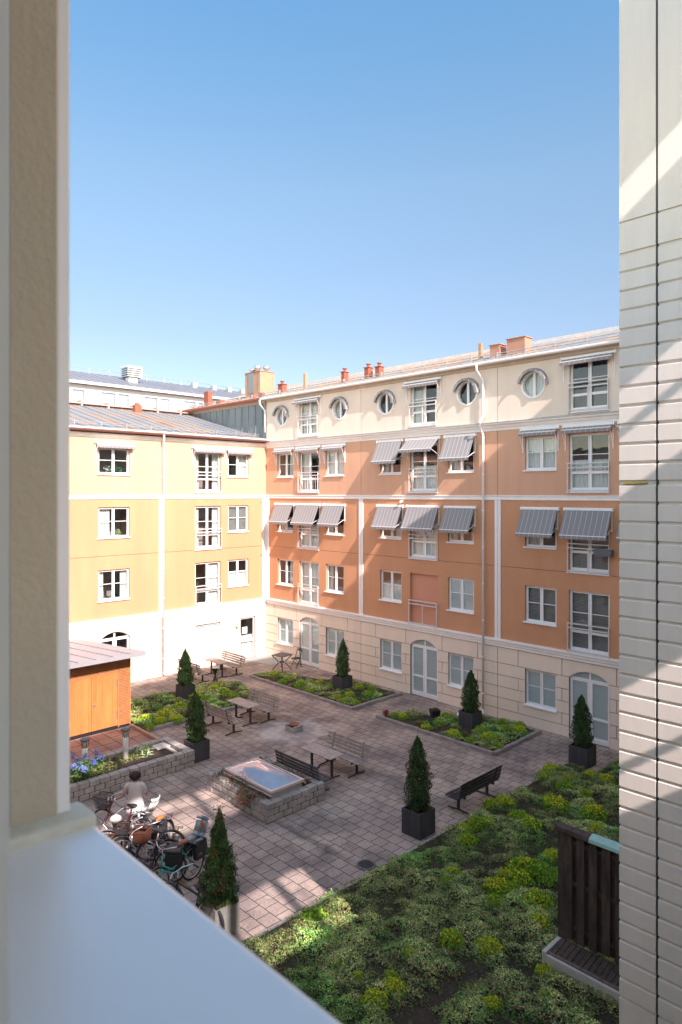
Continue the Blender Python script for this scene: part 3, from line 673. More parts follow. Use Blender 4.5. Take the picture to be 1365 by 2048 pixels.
MB().quad((-.30,.078,1.28),(.02,.078,1.28),(.02,.078,1.62),(-.30,.078,1.62)).build('notice',WHITE,d)
o=MB().box(-1.98,-1.86,-.02,0,1.72,2.0).build('wall_lamp',METAL,low); MB().lathe([(.03,0),(.075,.04),(.075,.2),(.09,.22),(.03,.30)],8,(-1.92,-.11,1.7)).build('lamp_shade',mat('lamp_glass',(.7,.65,.5),.4),o)
for z in (2.55,4.9,7.3,9.9): pass
for z in (2.45,5.28,8.05):
    MB().tube([(-.35,0,z),(-.35,-.03,z)],.05,14).build('wall_disc',METAL,low)
awning(low,-8.46,10.72,1.75,.26,.13); awning(low,-3.605,10.72,1.8,.26,.13); awning(low,-1.79,10.72,1.55,.26,.13); awning(low,-15.6,10.72,1.6,.26,.13)
downpipe(low,-6.09,11.22,0,eave_y=-.36)
# window boxes and pot plants inside the low wing windows
def leaves_ball(name,n,c,r,cols,size,seed=0,flat=1.0,parent=None):
    rg=np.random.default_rng(seed); P=rg.normal(size=(n,3)); P/=np.linalg.norm(P,axis=1)[:,None]; P*=(rg.random((n,1))**.4)*r; P[:,2]*=flat; P+=np.array(c)
    ci=rg.integers(0,len(cols),n); C=np.array(cols)[ci]*rg.uniform(.7,1.25,(n,1))
    me=leaf_mesh(name,P,rg.uniform(.6,1.2,n)*size,C,rng=rg); o=bpy.data.objects.new(name,me); COL.objects.link(o)
    if parent: o.parent=parent
    return o
leaves_ball('houseplant',160,(-8.6,.3,9.55),.2,[(.04,.14,.06),(.6,.6,.6)],.05,1,parent=low); leaves_ball('houseplant',120,(-8.1,.3,9.55),.17,[(.04,.16,.07),(.05,.2,.1)],.05,2,parent=low)
leaves_ball('houseplant',100,(-8.15,.3,6.75),.15,[(.2,.35,.1),(.5,.5,.3)],.05,3,parent=low)

# ================================================================== white house far behind
far=empty('apartment_building','long white apartment block with grey sheet roof far behind the low wing','building',W(-30,0),R(44.117))
# local: x=-q direction (towards the left is negative), facade y=0
t=MB(); HF=[]
for x in np.arange(-12,26,4.2): HF+=[(x,x+1.3,16.2,17.55),(x+1.6,x+2.6,16.2,17.55)]
panel(t,-30,32,-.1,18.1,HF,0,.1)
for h in HF: reveal(t,h,.1)
t.box(-30,32,.5,12,-.1,18.0); t.build('wall',mat('white_facade',(.46,.46,.48),.8,.04),far)
t=MB(); t.xprof([(-.5,18.05),(-.5,18.3),(.2,18.35),(.2,18.1)],-30,32); t.build('eave',mat('white_eave',(.5,.5,.5),.6,.04),far)
t=MB(); t.xprof([(-.5,18.32),(5.5,20.1),(11,18.3),(11,18.1),(5.5,19.9),(-.5,18.28)],-30,32)
for x in np.arange(-30,32,.8): t.xprof([(-.5,18.321),(-.5,18.36),(5.5,20.14),(5.5,20.101)],x,x+.04)
t.build('roof',mat('grey_sheet_roof',(.20,.215,.235),.5,.12,.6,metal=.2),far)
for h in HF:
    o=MB().quad((h[0],.1,h[2]),(h[1],.1,h[2]),(h[1],.1,h[3]),(h[0],.1,h[3])).build('window',mat('far_glazing',(.22,.26,.30),.15,.15,.5),far)
t=MB()
for z in (.7,1.1): t.tube([(-30,5.3,19.9+z-.5),(32,5.3,19.9+z-.5)],.03,5)
for x in np.arange(-30,32,2): t.box(x-.03,x+.03,5.25,5.35,19.9,20.55)
t.build('roof_railing',METAL,far)
o=MB().box(8.7,9.6,2.5,3.3,18.9,19.7).build('louvre_vent',WHITE,far)
t=MB()
for k in range(5): t.box(8.4,9.95,2.2,3.6,19.7+k*.2,19.82+k*.2)
t.build('louvres',METAL,o); MB().box(8.5,9.85,2.3,3.5,19.68,20.6).build('core',BLACK,o)
MB().box(8.4,9.95,2.2,3.6,20.64,20.72).build('cap',WHITE,o)
for x in (14,16.5,18.5,20.3): 
    MB().box(x+3,x+3.5,4.5,5.0,19.4,20.3).build('roof_vent',METAL,far)

# ================================================================== concrete panel block, right foreground
pb=empty('concrete_building','grey concrete panel building with ribbed cladding at the right edge','building',W(24.9,13.82),TH)
# local x = +s ; facade y = 0 with outward -y (q+)
pw=MB(); zs=[8.61-6.39]
L=15.1
cols=[(0,.442),(.470,3.2),(3.23,6.2),(6.23,9.2),(9.23,L)]
def ribs(z0,z1,n):
    st=(z1-z0)/n
    for k in range(n):
        for a,b in cols:
            m=.013; zz0=z0+k*st+m; zz1=z0+(k+1)*st-m
            pw.xprof([(.03,zz0-.004),(0,zz0+.012),(0,zz1-.012),(.03,zz1+.004)],a,b)
ribs(2.22,8.60,27); ribs(8.625,11.46,12)
for a,b in cols:
    pw.box(a,b,0,.05,11.475,11.84); pw.box(a,b,0,.05,11.865,15.0); pw.box(a,b,0,.05,15.02,18.0); pw.box(a,b,0,.05,-.1,2.20)
pw.build('ribbed_panels',CONCW,pb)
MB().box(.0,L,.031,.08,-.1,17.98).box(0.02,L,.08,16,-.1,17.9).build('wall',CONCW,pb)
MB().box(.442,.470,.016,.03,-.1,18).build('panel_joint',mat('joint_sealant',(.035,.05,.045),.8),pb)
MB().box(-.05,L+.05,-.05,16.1,18.0,18.12).build('roof_edge',ZINC,pb)
MB().box(.05,.34,-.001,.03,8.60,8.618).build('moss_line',mat('moss',(.35,.30,.03),.9,.5,60),pb)
t=MB(); t.box(-.06,0,1.0,1.06,9.55,9.62); t.build('bracket',BLACK,pb)

# slotted blocker added across the passage, out of view, to shape the sun patches
lk=empty('sun_blocker','unseen slotted blocker added between two buildings to shape the sun patches','light blocker',W(30,0),TH)
def zl2(s): return .747*(30-s)
t=MB()
bands=[(-.1,zl2(18.9)),(zl2(16.5),zl2(13.6)),(zl2(11.5),zl2(9.0)),(zl2(8.1),zl2(5.35))]
for a,b in bands: t.box(0,.35,-21.7,-13.9,a,b)
t.build('blocker_bands',CONC,lk)
t=MB()
for q in (14.45,15.7,17.2,19): t.box(.05,.3,-q-.09,-q+.09,0,18.4)
t.build('blocker_bars',IRON,lk)
t=MB()
for z in (zl2(18.0),zl2(12.4)): t.box(.1,.2,-21.7,-13.9,z-.03,z+.03)
t.build('blocker_rails',IRON,lk)

# ================================================================== own building with the window we look from
own=empty('apartment_building','pale rendered building whose window reveal and sill frame the view at left','building',W(28.59,21.76),TH)
# local: x=+s offset from camera, y=-q offset; outward (towards court) is +y ; facade outer face y=0, camera at y=-.47
xl=-1.14; zs0=7.93
ow=MB()
def owall(x0,x1,z0,z1): ow.box(x0,x1,-.30,0,z0,z1)
owall(-29,xl,-.1,11.3); owall(1.5,14,-.1,11.3); owall(xl,1.5,-.1,zs0-.06); owall(xl,1.5,10.4,11.3); ow.box(-29,14,-12,-.30,10.62,11.3); ow.box(-29,-2.32,-12,-.3,-.1,10.6); ow.box(2.72,14,-12,-.3,-.1,10.6); ow.box(-2.3,2.7,-12,-.3,-.1,6.88)
ow.build('facade_wall',mat('own_render',(.80,.74,.62),.9,.08,1,.3,60),own)
t=MB(); 
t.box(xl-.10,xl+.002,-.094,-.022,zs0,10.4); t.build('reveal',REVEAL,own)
t=MB(); t.box(xl-.10,xl+.001,-.022,.0015,zs0,10.4); t.build('corner_bead',mat('white_bead',(.86,.86,.88),.5,.04),own,bevel=.004)
t=MB(); t.box(xl-.12,xl+.0,-.40,-.094,zs0,10.4); t.build('window_frame',SASHM,own)
t=MB(); t.xprof([(-.50,zs0+.012),(.022,zs0),(.034,zs0-.012),(.030,zs0-.045),(-.50,zs0-.045)],xl+.03,1.5); t.build('sill',SILLM,own,bevel=.006)
t=MB(); t.xprof([(-.36,zs0+.0),(.030,zs0-.01),(.030,zs0+.018),(-.36,zs0+.03)],xl-.03,xl+.045); t.build('sill_end',GREENP,own,bevel=.008)
room=MB(); room.box(-2.2,2.6,-4.5,-4.4,7.0,10.5).box(-2.2,2.6,-4.4,-.40,6.9,7.0).box(-2.2,2.6,-4.4,-.40,10.5,10.6).box(-2.3,-2.2,-4.4,-.3,7,10.5).box(2.6,2.7,-4.4,-.3,7,10.5)
room.build('room',mat('room_white',(.5,.49,.47),.9),own)
# sash standing ajar
hx,hy=-1.10,-.46; ex,ey=-.588,-.275
ang=math.atan2(ey-hy,ex-hx); Ls=math.hypot(ex-hx,ey-hy); Ms=Matrix.Translation((hx,hy,0))@Matrix.Rotation(ang,4,'Z')
t=MB(); t.box(0,.07,-.05,0,8.02,10.3,Ms); t.box(Ls-.075,Ls,-.05,0,8.02,10.3,Ms); t.box(.07,Ls-.075,-.05,0,8.02,8.10,Ms); t.box(.07,Ls-.075,-.05,0,10.22,10.3,Ms)
o=t.build('open_sash',SASHM,own,bevel=.004); 
MB().box(.07,Ls-.075,-.03,-.024,8.10,10.22,Ms).build('pane',GLASS,o)
# opposite windows of own building for reflections
for x in np.arange(-27,-3,3.2):
    for z in (.9,3.8,6.6,9.4): 
        o=MB().box(x,x+1.3,.0,.02,z,z+1.3).build('window',WHITE,own); MB().box(x+.08,x+1.22,.021,.024,z+.08,z+1.22).build('pane',mat('opp_glass',(.08,.10,.12),.1),o)
MB().box(-29.2,14,-12,.12,11.3,11.5).build('roof_edge',ZINC,own)

# ================================================================== planting beds
def bed(poly,name='soil'):
    rg=np.random.default_rng(5); p=[(s,-q) for s,q in poly]
    structure(name,MB().prism(p,.0,.07),SOIL)
B_BIG=[(18.22,2.35),(18.22,16.5),(26,16.5),(26,.3),(19.25,.3),(19.2,2.35)]
B_NE=[(3.15,3.2),(3.45,2.0),(5.9,1.35),(6.35,.5),(9.55,.5),(9.6,3.2)]
B_E=[(11.2,3.2),(11.6,1.95),(13.05,1.8),(13.3,.45),(16.05,.45),(16.05,3.2)]
B_W=[(2.8,9.2),(2.9,5.2),(3.6,4.4),(6.25,5.1),(6.25,10.35),(5.35,10.35),(2.5,10.3)]
for b_ in (B_BIG,B_NE,B_E,B_W): bed(b_)
def kerb(pts,w_=.14,h_=.12,step=.5,m=KERB,name='kerb'):
    mb=MB(); rg=random.Random(3)
    for (a,b) in zip(pts,pts[1:]):
        A=Vector((a[0],-a[1],0)); B=Vector((b[0],-b[1],0)); d=(B-A); L_=d.length; n_=max(1,round(L_/step)); an=math.atan2(d.y,d.x)
        for k in range(n_):
            M_=Matrix.Translation(A+d*(k/n_))@Matrix.Rotation(an+rg.uniform(-.012,.012),4,'Z'); mb.box(.006,L_/n_-.006,-w_/2,w_/2,-.02,h_+rg.uniform(-.008,.008),M_)
    o=structure(name,mb,m); bv=o.modifiers.new('b','BEVEL'); bv.width=.012; return o
kerb([(3.0,2.9),(3.05,3.3),(9.72,3.32),(9.7,.35)]); kerb([(11.0,3.3),(16.18,3.32),(16.16,.35)]); kerb([(6.36,10.3),(6.38,5.2)])
kerb([(18.12,2.4),(18.12,16.5)],.12,.02,.5,mat('pale_kerb',(.38,.33,.30),.9,.2,3,.2)); 
o=kerb([(5.45,10.42),(8.1,10.45)],.10,.10,3,RUBBLE,'timber_edging')
from math import floor
def pip(x,y,poly):
    c=False; n=len(poly)
    for i in range(n):
        x1,y1=poly[i]; x2,y2=poly[i-1]
        if (y1>y)!=(y2>y) and x<(x2-x1)*(y-y1)/(y2-y1)+x1: c=not c
    return c
def vnoise(x,y,seed=0):
    rg=np.random.default_rng(seed); G=rg.random((64,64)); xi=np.floor(x).astype(int); yi=np.floor(y).astype(int); fx=x-xi; fy=y-yi; fx=fx*fx*(3-2*fx); fy=fy*fy*(3-2*fy)
    g=lambda a,b:G[a%64,b%64]; return (g(xi,yi)*(1-fx)+g(xi+1,yi)*fx)*(1-fy)+(g(xi,yi+1)*(1-fx)+g(xi+1,yi+1)*fx)*fy
def sedum(poly,n,size,label,seed,thr=.36,bright=1.0,clus=5):
    rg=np.random.default_rng(seed); xs=[p[0] for p in poly]; ys=[p[1] for p in poly]
    X=rg.uniform(min(xs)-.06,max(xs),n); Y=rg.uniform(min(ys),max(ys)+.05,n)
    N1=vnoise(X*1.9+3,Y*1.9+9,seed)*.55+vnoise(X*5,Y*5,seed+1)*.45
    # closer to the camera = denser kept points
    keep=np.array([pip(x,y,poly) for x,y in zip(X,Y)])&(N1+rg.normal(0,.09,n)>thr)
    X,Y,N1=X[keep],Y[keep],N1[keep]; n=len(X)
    hgt=.08+np.clip(N1-thr,0,.5)*.30
    K=vnoise(X*1.1+20,Y*1.1+4,seed+7); 
    pal=np.array([(.085,.15,.03),(.055,.12,.035),(.12,.15,.04),(.135,.115,.05),(.045,.09,.03),(.17,.18,.06)])*bright
    idx=np.clip(((K*.75+rg.random(n)*.45-.1)*6).astype(int),0,5)
    P=np.repeat(np.stack([X,-Y,hgt],1),clus,axis=0); P+=rg.normal(0,1,P.shape)*np.array([.028,.028,.013])*(size/.02)
    C=np.repeat(pal[idx]*rg.uniform(.6,1.45,(n,1))*(.4+2.6*np.clip(N1-thr,0,.5))[:,None]*1.3,clus,axis=0)*rg.uniform(.75,1.3,(n*clus,1))
    me=leaf_mesh('ground_cover',P,rg.uniform(.6,1.25,n*clus)*size,C,up=.8,rng=rg,aspect=.7)
    o=bpy.data.objects.new('ground_cover',me); COL.objects.link(o); court(o); tag(o,label,'ground cover',kind='stuff'); return o
sedum(B_BIG,130000,.017,'mixed green and rusty sedum carpet on the large shaded bed',11,thr=.31,bright=1.7,clus=5)
sedum(B_NE,9000,.026,'low sedum patches on the kerbed bed under the tall wing near the inner corner',12,thr=.42,bright=2.0)
sedum(B_E,8000,.024,'low sedum patches on the kerbed bed holding the black pot',13,thr=.42,bright=1.9)
sedum(B_W,12000,.028,'olive sedum mat on the bed between shed and slatted benches',14,thr=.36,bright=2.0)
# mounds
def mound_mesh(seed,flower):
    rg=np.random.default_rng(seed); n=1700; P=rg.normal(size=(n,3)); P/=np.linalg.norm(P,axis=1)[:,None]; P[:,2]=np.abs(P[:,2]); 
    lump=1+.22*np.sin(P[:,0]*9+seed)*np.cos(P[:,1]*8+seed*2); P*=lump[:,None]*rg.uniform(.8,1.03,(n,1)); P[:,2]*=.55
    base=np.array([(.22,.40,.03),(.15,.32,.03),(.32,.50,.035)])[rg.integers(0,3,n)]*rg.uniform(.6,1.3,(n,1))
    top=(P[:,2]>.30)&(rg.random(n)<flower); base[top]=np.array((.75,.70,.04))*rg.uniform(.7,1.2,(top.sum(),1))
    return leaf_mesh('sedum_mound',P,rg.uniform(.045,.09,n),base,rng=rg)
MM=[mound_mesh(s_,f) for s_,f in ((1,.0),(2,.30),(3,.5),(4,.15))]
def Gp(px,py,z=0):
    Y=1365*(CAM_H-z)/(py-987.5); X=(px-682.5)/1365*Y; dx=X-CX; dy=Y-CY; return dx*RX+dy*RY, dx*NX+dy*NY
def mounds(lst,label,group):
    for i,(px,py,r,k) in enumerate(lst):
        s_,q_=Gp(px,py,.12); o=bpy.data.objects.new('sedum_mound',MM[k]); COL.objects.link(o); court(o,s_,q_,.07,random.uniform(0,6)); o.scale=(r,r*random.uniform(.8,1.1),r*1.45); tag(o,label,'plant',group)
mounds([(1103,1540,.28,2),(1182,1550,.22,2),(1090,1552,.25,3),(1213,1560,.24,2),(1135,1559,.2,1),(1010,1608,.3,2),(985,1610,.25,1),(1112,1612,.34,2),(1188,1628,.32,2),(1195,1662,.26,2),(1040,1640,.3,3),(1060,1652,.3,1),(1100,1600,.22,3),(955,1650,.28,3),
 (978,1645,.2,2),(930,1660,.24,1),(935,1682,.25,3),(1107,1716,.26,2),(1070,1735,.24,3),(1048,1740,.34,1),(1092,1755,.34,0),(1040,1762,.3,1),(995,1778,.3,2),(1025,1785,.26,3),(990,1805,.22,3),(1075,1810,.34,1),(1010,1750,.2,2),
 (1080,1850,.26,2),(903,1882,.26,1),(978,1900,.28,2),(822,1906,.17,1),(678,1932,.16,3),(715,1955,.14,1),(790,1978,.22,2),(750,2005,.24,2),(985,2008,.17,2),(1090,1945,.18,2),(1095,1995,.17,3),(783,1950,.12,3),(630,1836,.24,0),(660,1880,.16,0),(905,1748,.2,1),(895,1765,.16,0),(1130,1575,.25,0),(1170,1590,.22,3)],
 'bright yellow-green sedum mound on the large shaded bed','sedum mounds on the large bed')
mounds([(548,1350,.28,2),(575,1358,.2,1),(640,1366,.26,2),(600,1372,.3,0),(660,1373,.2,3),(720,1375,.22,2),(700,1392,.26,2),(690,1402,.22,1),(735,1388,.22,3),(620,1382,.2,1),(745,1378,.2,0),(565,1365,.2,0),(712,1407,.2,3),(675,1395,.2,2)],
 'small flowering sedum mound on the corner bed under the tall wing','sedum mounds on the corner bed')
mounds([(806,1434,.22,2),(853,1456,.22,2),(908,1471,.28,2),(978,1478,.3,1),(1010,1458,.22,3),(1040,1463,.28,2),(880,1448,.2,0),(995,1493,.2,3),(960,1463,.22,3),(940,1482,.2,0),(1005,1446,.24,0),(1040,1450,.2,3),(895,1434,.26,1),(790,1431,.2,3)],
 'small sedum mound on the bed with the black pot','sedum mounds on the east bed')
mounds([(392,1395,.3,2),(430,1380,.26,1),(450,1388,.3,3),(470,1394,.24,3),(415,1400,.26,0),(330,1432,.36,2),(352,1440,.28,2),(320,1445,.3,2),(290,1440,.26,1),(300,1455,.2,3),(410,1424,.26,1),(440,1372,.28,3),(360,1415,.3,1),(480,1408,.2,2)],
 'yellow-green sedum mound between shed and benches','sedum mounds on the west bed')

# ================================================================== cypresses in planters
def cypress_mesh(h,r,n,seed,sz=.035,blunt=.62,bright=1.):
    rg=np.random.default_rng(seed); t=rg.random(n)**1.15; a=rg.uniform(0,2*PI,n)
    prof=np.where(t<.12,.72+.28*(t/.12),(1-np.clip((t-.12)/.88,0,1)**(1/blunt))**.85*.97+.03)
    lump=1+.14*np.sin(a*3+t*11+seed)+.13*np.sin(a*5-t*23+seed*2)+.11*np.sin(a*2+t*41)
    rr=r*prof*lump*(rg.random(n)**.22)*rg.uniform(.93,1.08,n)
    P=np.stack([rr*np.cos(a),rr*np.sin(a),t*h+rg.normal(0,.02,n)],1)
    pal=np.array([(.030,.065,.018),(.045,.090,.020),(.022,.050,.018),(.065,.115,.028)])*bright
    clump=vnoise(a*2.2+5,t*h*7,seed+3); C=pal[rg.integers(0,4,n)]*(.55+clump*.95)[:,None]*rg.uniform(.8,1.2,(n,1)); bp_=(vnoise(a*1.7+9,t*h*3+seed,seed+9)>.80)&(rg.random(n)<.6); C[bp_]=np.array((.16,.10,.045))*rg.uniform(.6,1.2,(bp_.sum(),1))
    # upright sprays
    N=np.stack([np.cos(a)+rg.normal(0,.5,n),np.sin(a)+rg.normal(0,.5,n),rg.normal(.25,.3,n)],1); N/=np.linalg.norm(N,axis=1)[:,None]
    U=np.tile(np.array([0,0,1.]),(n,1))+rg.normal(0,.35,(n,3)); U-=N*(U*N).sum(1)[:,None]; U/=np.linalg.norm(U,axis=1)[:,None]; B=np.cross(N,U); s_=(rg.uniform(.6,1.3,n)*sz)[:,None]
    V=np.stack([P-U*s_*.8,P+B*s_*.5,P+U*s_*1.2,P-B*s_*.5],1).reshape(-1,3)
    me=bpy.data.meshes.new('crown'); me.vertices.add(4*n); me.vertices.foreach_set('co',V.ravel().astype(np.float32)); me.loops.add(4*n); me.loops.foreach_set('vertex_index',np.arange(4*n,dtype=np.int32))
    me.polygons.add(n); me.polygons.foreach_set('loop_start',np.arange(0,4*n,4,dtype=np.int32)); me.polygons.foreach_set('loop_total',np.full(n,4,dtype=np.int32))
    at=me.color_attributes.new('Col','FLOAT_COLOR','POINT'); Cc=np.ones((n,4),dtype=np.float32); Cc[:,:3]=C; at.data.foreach_set('color',np.repeat(Cc,4,axis=0).ravel()); me.materials.append(LEAF); me.update(); me.validate(); return me
def planter(s_,q_,size,h,label,m=PLANTER):
    pr=empty('planter',label,'planter',W(s_,q_),TH,'square planters'); a=size/2; t_=.04
    mb=MB(); mb.prism([(-a,-a),(a,-a),(a,a),(-a,a)],0,h-.10)
    for x0,x1,y0,y1 in ((-a,a,-a,-a+t_),(-a,a,a-t_,a),(-a,-a+t_,-a+t_,a-t_),(a-t_,a,-a+t_,a-t_)): mb.box(x0,x1,y0,y1,h-.10,h)
    mb.build('box',m,pr,bevel=.008); MB().box(-a+t_,a-t_,-a+t_,a-t_,h-.098,h-.06).build('soil_fill',SOIL,pr); return pr
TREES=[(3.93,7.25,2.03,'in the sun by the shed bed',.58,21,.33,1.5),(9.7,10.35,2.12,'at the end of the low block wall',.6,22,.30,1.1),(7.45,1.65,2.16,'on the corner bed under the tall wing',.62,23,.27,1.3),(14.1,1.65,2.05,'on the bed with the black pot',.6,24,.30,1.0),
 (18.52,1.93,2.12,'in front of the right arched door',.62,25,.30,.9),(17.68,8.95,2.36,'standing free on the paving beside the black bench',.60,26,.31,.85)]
for (s_,q_,top,where,sz,seed,rad,br) in TREES:
    planter(s_,q_,sz,.62,'dark square planter '+where)
    tr=empty('cypress','trimmed conical cypress '+where,'tree',W(s_,q_,.56),TH,'potted cypresses'); hh=top-.62; tr.rotation_euler=(R((seed*7)%5-2),R((seed*11)%5-2),TH)
    MB().tube([(0,0,0),(0.01,0,hh*.9)],.035,8,.008).build('trunk',BARK,tr)
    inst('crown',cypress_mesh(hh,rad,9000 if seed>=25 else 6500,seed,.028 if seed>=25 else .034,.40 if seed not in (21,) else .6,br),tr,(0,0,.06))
planter(17.46,14.72,.56,.62,'pale concrete planter in the foreground half in sunlight',mat('pale_concrete_planter',(.17,.175,.155),.9,.15,3,.3,30))
tr=empty('cypress','tall ragged cypress with dry tip in the foreground beside the bicycles','tree',W(17.46,14.72,.56),TH,'potted cypresses')
MB().tube([(0,0,0),(.02,0,.9),(.0,.01,1.82)],.04,8,.005).build('trunk',BARK,tr)
inst('crown',cypress_mesh(1.72,.37,11000,31,.028,.95,1.25),tr,(0,0,.04))
rg=np.random.default_rng(8); n=160; P=np.stack([rg.normal(0,.05,n),rg.normal(0,.05,n),rg.uniform(1.45,1.9,n)],1); inst('dry_tip',leaf_mesh('dry_tip',P,rg.uniform(.02,.05,n),np.array((.30,.22,.12))*rg.uniform(.5,1.3,(n,1)),up=0,rng=rg,aspect=.25),tr)
o=leaves_ball('ground_leaves',300,(0.1,-.1,.12),.2,[(.12,.25,.03),(.2,.2,.04)],.04,9,.5,tr); o.name='underplanting'
o.location=(0,0,0)

# ================================================================== benches and tables
def bench(label,s_,q_,rz,L_=1.85,m=SLAT,group='slatted benches'):
    b=empty('bench',label,'bench',W(s_,q_),TH+rz,group)
    # local: length along x, back at y=0, seat towards -y
    seat=MB()
    for k in range(5): y=-.50+k*.094; seat.box(-L_/2,L_/2,y,y+.075,.42+(.018 if k in(0,4) else 0),.445+(.018 if k in(0,4) else 0))
    seat.build('seat',m,b,bevel=.004)
    bk=MB()
    for k in range(4):
        z=.50+k*.10; y=-.03+ (z-.5)*.22; Mx=Matrix.Translation((0,y,z))@Matrix.Rotation(R(-12),4,'X'); bk.box(-L_/2,L_/2,-.012,.012,0,.075,Mx)
    bk.build('backrest',m,b,bevel=.004)
    for sx in (-1,1):
        x=sx*(L_/2-.28); lg=MB(); lg.box(x-.03,x+.03,-.29,-.23,.04,.42); lg.box(x-.025,x+.025,-.50,-.02,.385,.42)
        lg.tube([(x,-.05,.40),(x,-.03,.5),(x,.07,.90)],.018,6); lg.tube([(x,-.26,.05),(x-.02,-.62,.02)],.022,6); lg.tube([(x,-.26,.05),(x-.02,.10,.02)],.022,6); lg.build('leg',IRON,b)
    return b
def table(label,s_,q_,L_=1.33,Wd=.58,m=TABLEW,grp='slatted tables'):
    b=empty('table',label,'table',W(s_,q_),TH,grp); t_=MB(); n_=6
    for k in range(n_): y=-Wd/2+k*Wd/n_; t_.box(-L_/2,L_/2,y+.006,y+Wd/n_-.006,.70,.73)
    t_.build('tabletop',m,b,bevel=.004)
    for sx in (-1,1):
        x=sx*(L_/2-.22); lg=MB(); lg.box(x-.03,x+.03,-.03,.03,.04,.68); lg.box(x-.025,x+.025,-Wd/2+.03,Wd/2-.03,.665,.699); lg.tube([(x,0,.05),(x-.02,-.34,.02)],.022,6); lg.tube([(x,0,.05),(x-.02,.34,.02)],.022,6); lg.build('leg',IRON,b)
    return b
bench('slatted bench backing onto the west bed, nearest the block-walled skylight of its pair',7.98,8.42,PI)
bench('slatted bench beyond the table beside the west bed',7.83,6.22,0)
table('slatted table between two benches beside the west bed',7.87,7.2)
bench('dark bench half hidden behind the skylight planter',13.62,9.48,PI,1.9,SLATD)
bench('grey bench facing the skylight planter, beyond its table',13.52,7.32,0,1.85)
table('slatted table in the middle right of the court near the skylight',13.42,8.33)
bench('pale sunlit bench below the low wing window, far side of the table',1.7,3.32,0,1.85)
bench('sunlit bench with its back to the courtyard near the cypress',1.65,5.65,PI,1.85)
table('sunlit table between two benches at the low wing wall',1.8,4.3)
b_=bench('single black bench at the edge of the large sedum bed',17.95,6.62,R(-90),1.9,mat('black_slat',(.022,.020,.022),.6,.3,6))
for ch in b_.children:
    pass
# hourglass ashtray stand
o=empty('ashtray_stand','black hourglass-shaped pedestal standing beside the sunlit table','stand',W(2.75,5.02),TH)
MB().lathe([(.20,0),(.19,.02),(.045,.34),(.045,.38),(.17,.66),(.18,.68),(.001,.68)],4).build('pedestal',mat('dark_green_metal',(.02,.03,.03),.5),o)
MB().lathe([(.14,.685),(.14,.70),(.12,.70),(.12,.69),(.001,.688)],12).build('tray',METAL,o)
# small folding table and chair
t_=empty('folding_table','small square dark table with crossed splayed legs in the inner corner','table',W(3.02,1.4),TH+R(8))
MB().box(-.36,.36,-.36,.36,.70,.735).build('tabletop',mat('grey_brown_top',(.12,.10,.09),.6),t_,bevel=.01)
for sx in(-1,1):
    for sy in(-1,1): MB().tube([(sx*.33,sy*.33,.70),(sx*.13,sy*.13,.42),(sx*.12,sy*.12,.34),(sx*.33,sy*.33,0)],.022,6).build('leg',BLACK,t_)
MB().box(-.15,.15,-.02,.02,.36,.40).box(-.02,.02,-.15,.15,.355,.395).build('brace',BLACK,t_)
c_=empty('folding_chair','dark folding chair with curved open back beside the small square table','chair',W(3.15,.62),TH+R(175))
MB().box(-.2,.2,-.22,.18,.44,.46).build('seat',BLACK,c_,bevel=.01)
MB().tube([(-.2,.16,.0),(-.2,-.1,.46),(-.19,-.22,.80),(-.12,-.24,.90),(.12,-.24,.90),(.19,-.22,.80),(.2,-.1,.46),(.2,.16,0)][::1],.015,6).build('back_frame',BLACK,c_)
MB().tube([(-.17,-.26,0),(-.17,.16,.44)],.014,6).tube([(.17,-.26,0),(.17,.16,.44)],.014,6).box(-.17,.17,-.24,-.22,.1,.13).build('legs',BLACK,c_)
MB().box(-.18,.18,-.235,-.215,.78,.86).build('backrest',BLACK,c_)

# ================================================================== skylight planter
def block_ring(x0,x1,y0,y1,w_,rows,bw=.30,bh=.165,seed=1):
    mb=MB(); rg=random.Random(seed)
    for r_ in range(rows):
        z0=r_*bh; off=(r_%2)*bw/2
        def run(L_,put):
            u=-off
            while u<L_-.01:
                a=max(0,u); b=min(L_,u+bw)
                if b-a>.03: put(a+.010,b-.010)
                u+=bw
        j=lambda: rg.uniform(-.012,.012)
        run(x1-x0,lambda a,b:mb.box(x0+a,x0+b,y0+j(),y0+w_,z0+.008,z0+bh-.006)); run(x1-x0,lambda a,b:mb.box(x0+a,x0+b,y1-w_,y1+j(),z0+.008,z0+bh-.006))
        run(y1-y0-2*w_,lambda a,b:mb.box(x0+j(),x0+w_,y0+w_+a,y0+w_+b,z0+.008,z0+bh-.006)); run(y1-y0-2*w_,lambda a,b:mb.box(x1-w_,x1+j(),y0+w_+a,y0+w_+b,z0+.008,z0+bh-.006))
    return mb
sp=empty('skylight_planter','block-walled raised bed holding the skylight dome in the middle of the court','planter',W(13.3,10.4),TH)
block_ring(-1.42,1.42,-1.0,1.0,.24,3).build('block_wall',BLOCK,sp,bevel=.018)
MB().box(-1.18,1.18,-.76,.76,0,.42).box(-1.39,1.39,-.97,.97,0,.40).build('soil_fill',SOIL,sp)
dome=empty('skylight','tilted glossy dome skylight with pale frame on the block-walled bed','skylight',W(13.5,10.58,.42),TH)
MB().box(-1.0,1.0,-.52,.52,0,.22).build('upstand',mat('upstand_grey',(.35,.33,.32),.7),dome)
fr=MB(); 
for a in ((-1.05,1.05,-.58,-.50),(-1.05,1.05,.50,.58),(-1.05,-.97,-.50,.50),(.97,1.05,-.50,.50)): fr.box(*a,.22,.29)
for a in ((-1.08,1.08,-.61,-.585),(-1.08,1.08,.585,.61)): fr.box(*a,.16,.20)
fr.build('frame',mat('skylight_frame',(.60,.50,.46),.5,.1),dome,bevel=.008)
dm=MB(); nx,ny=24,14
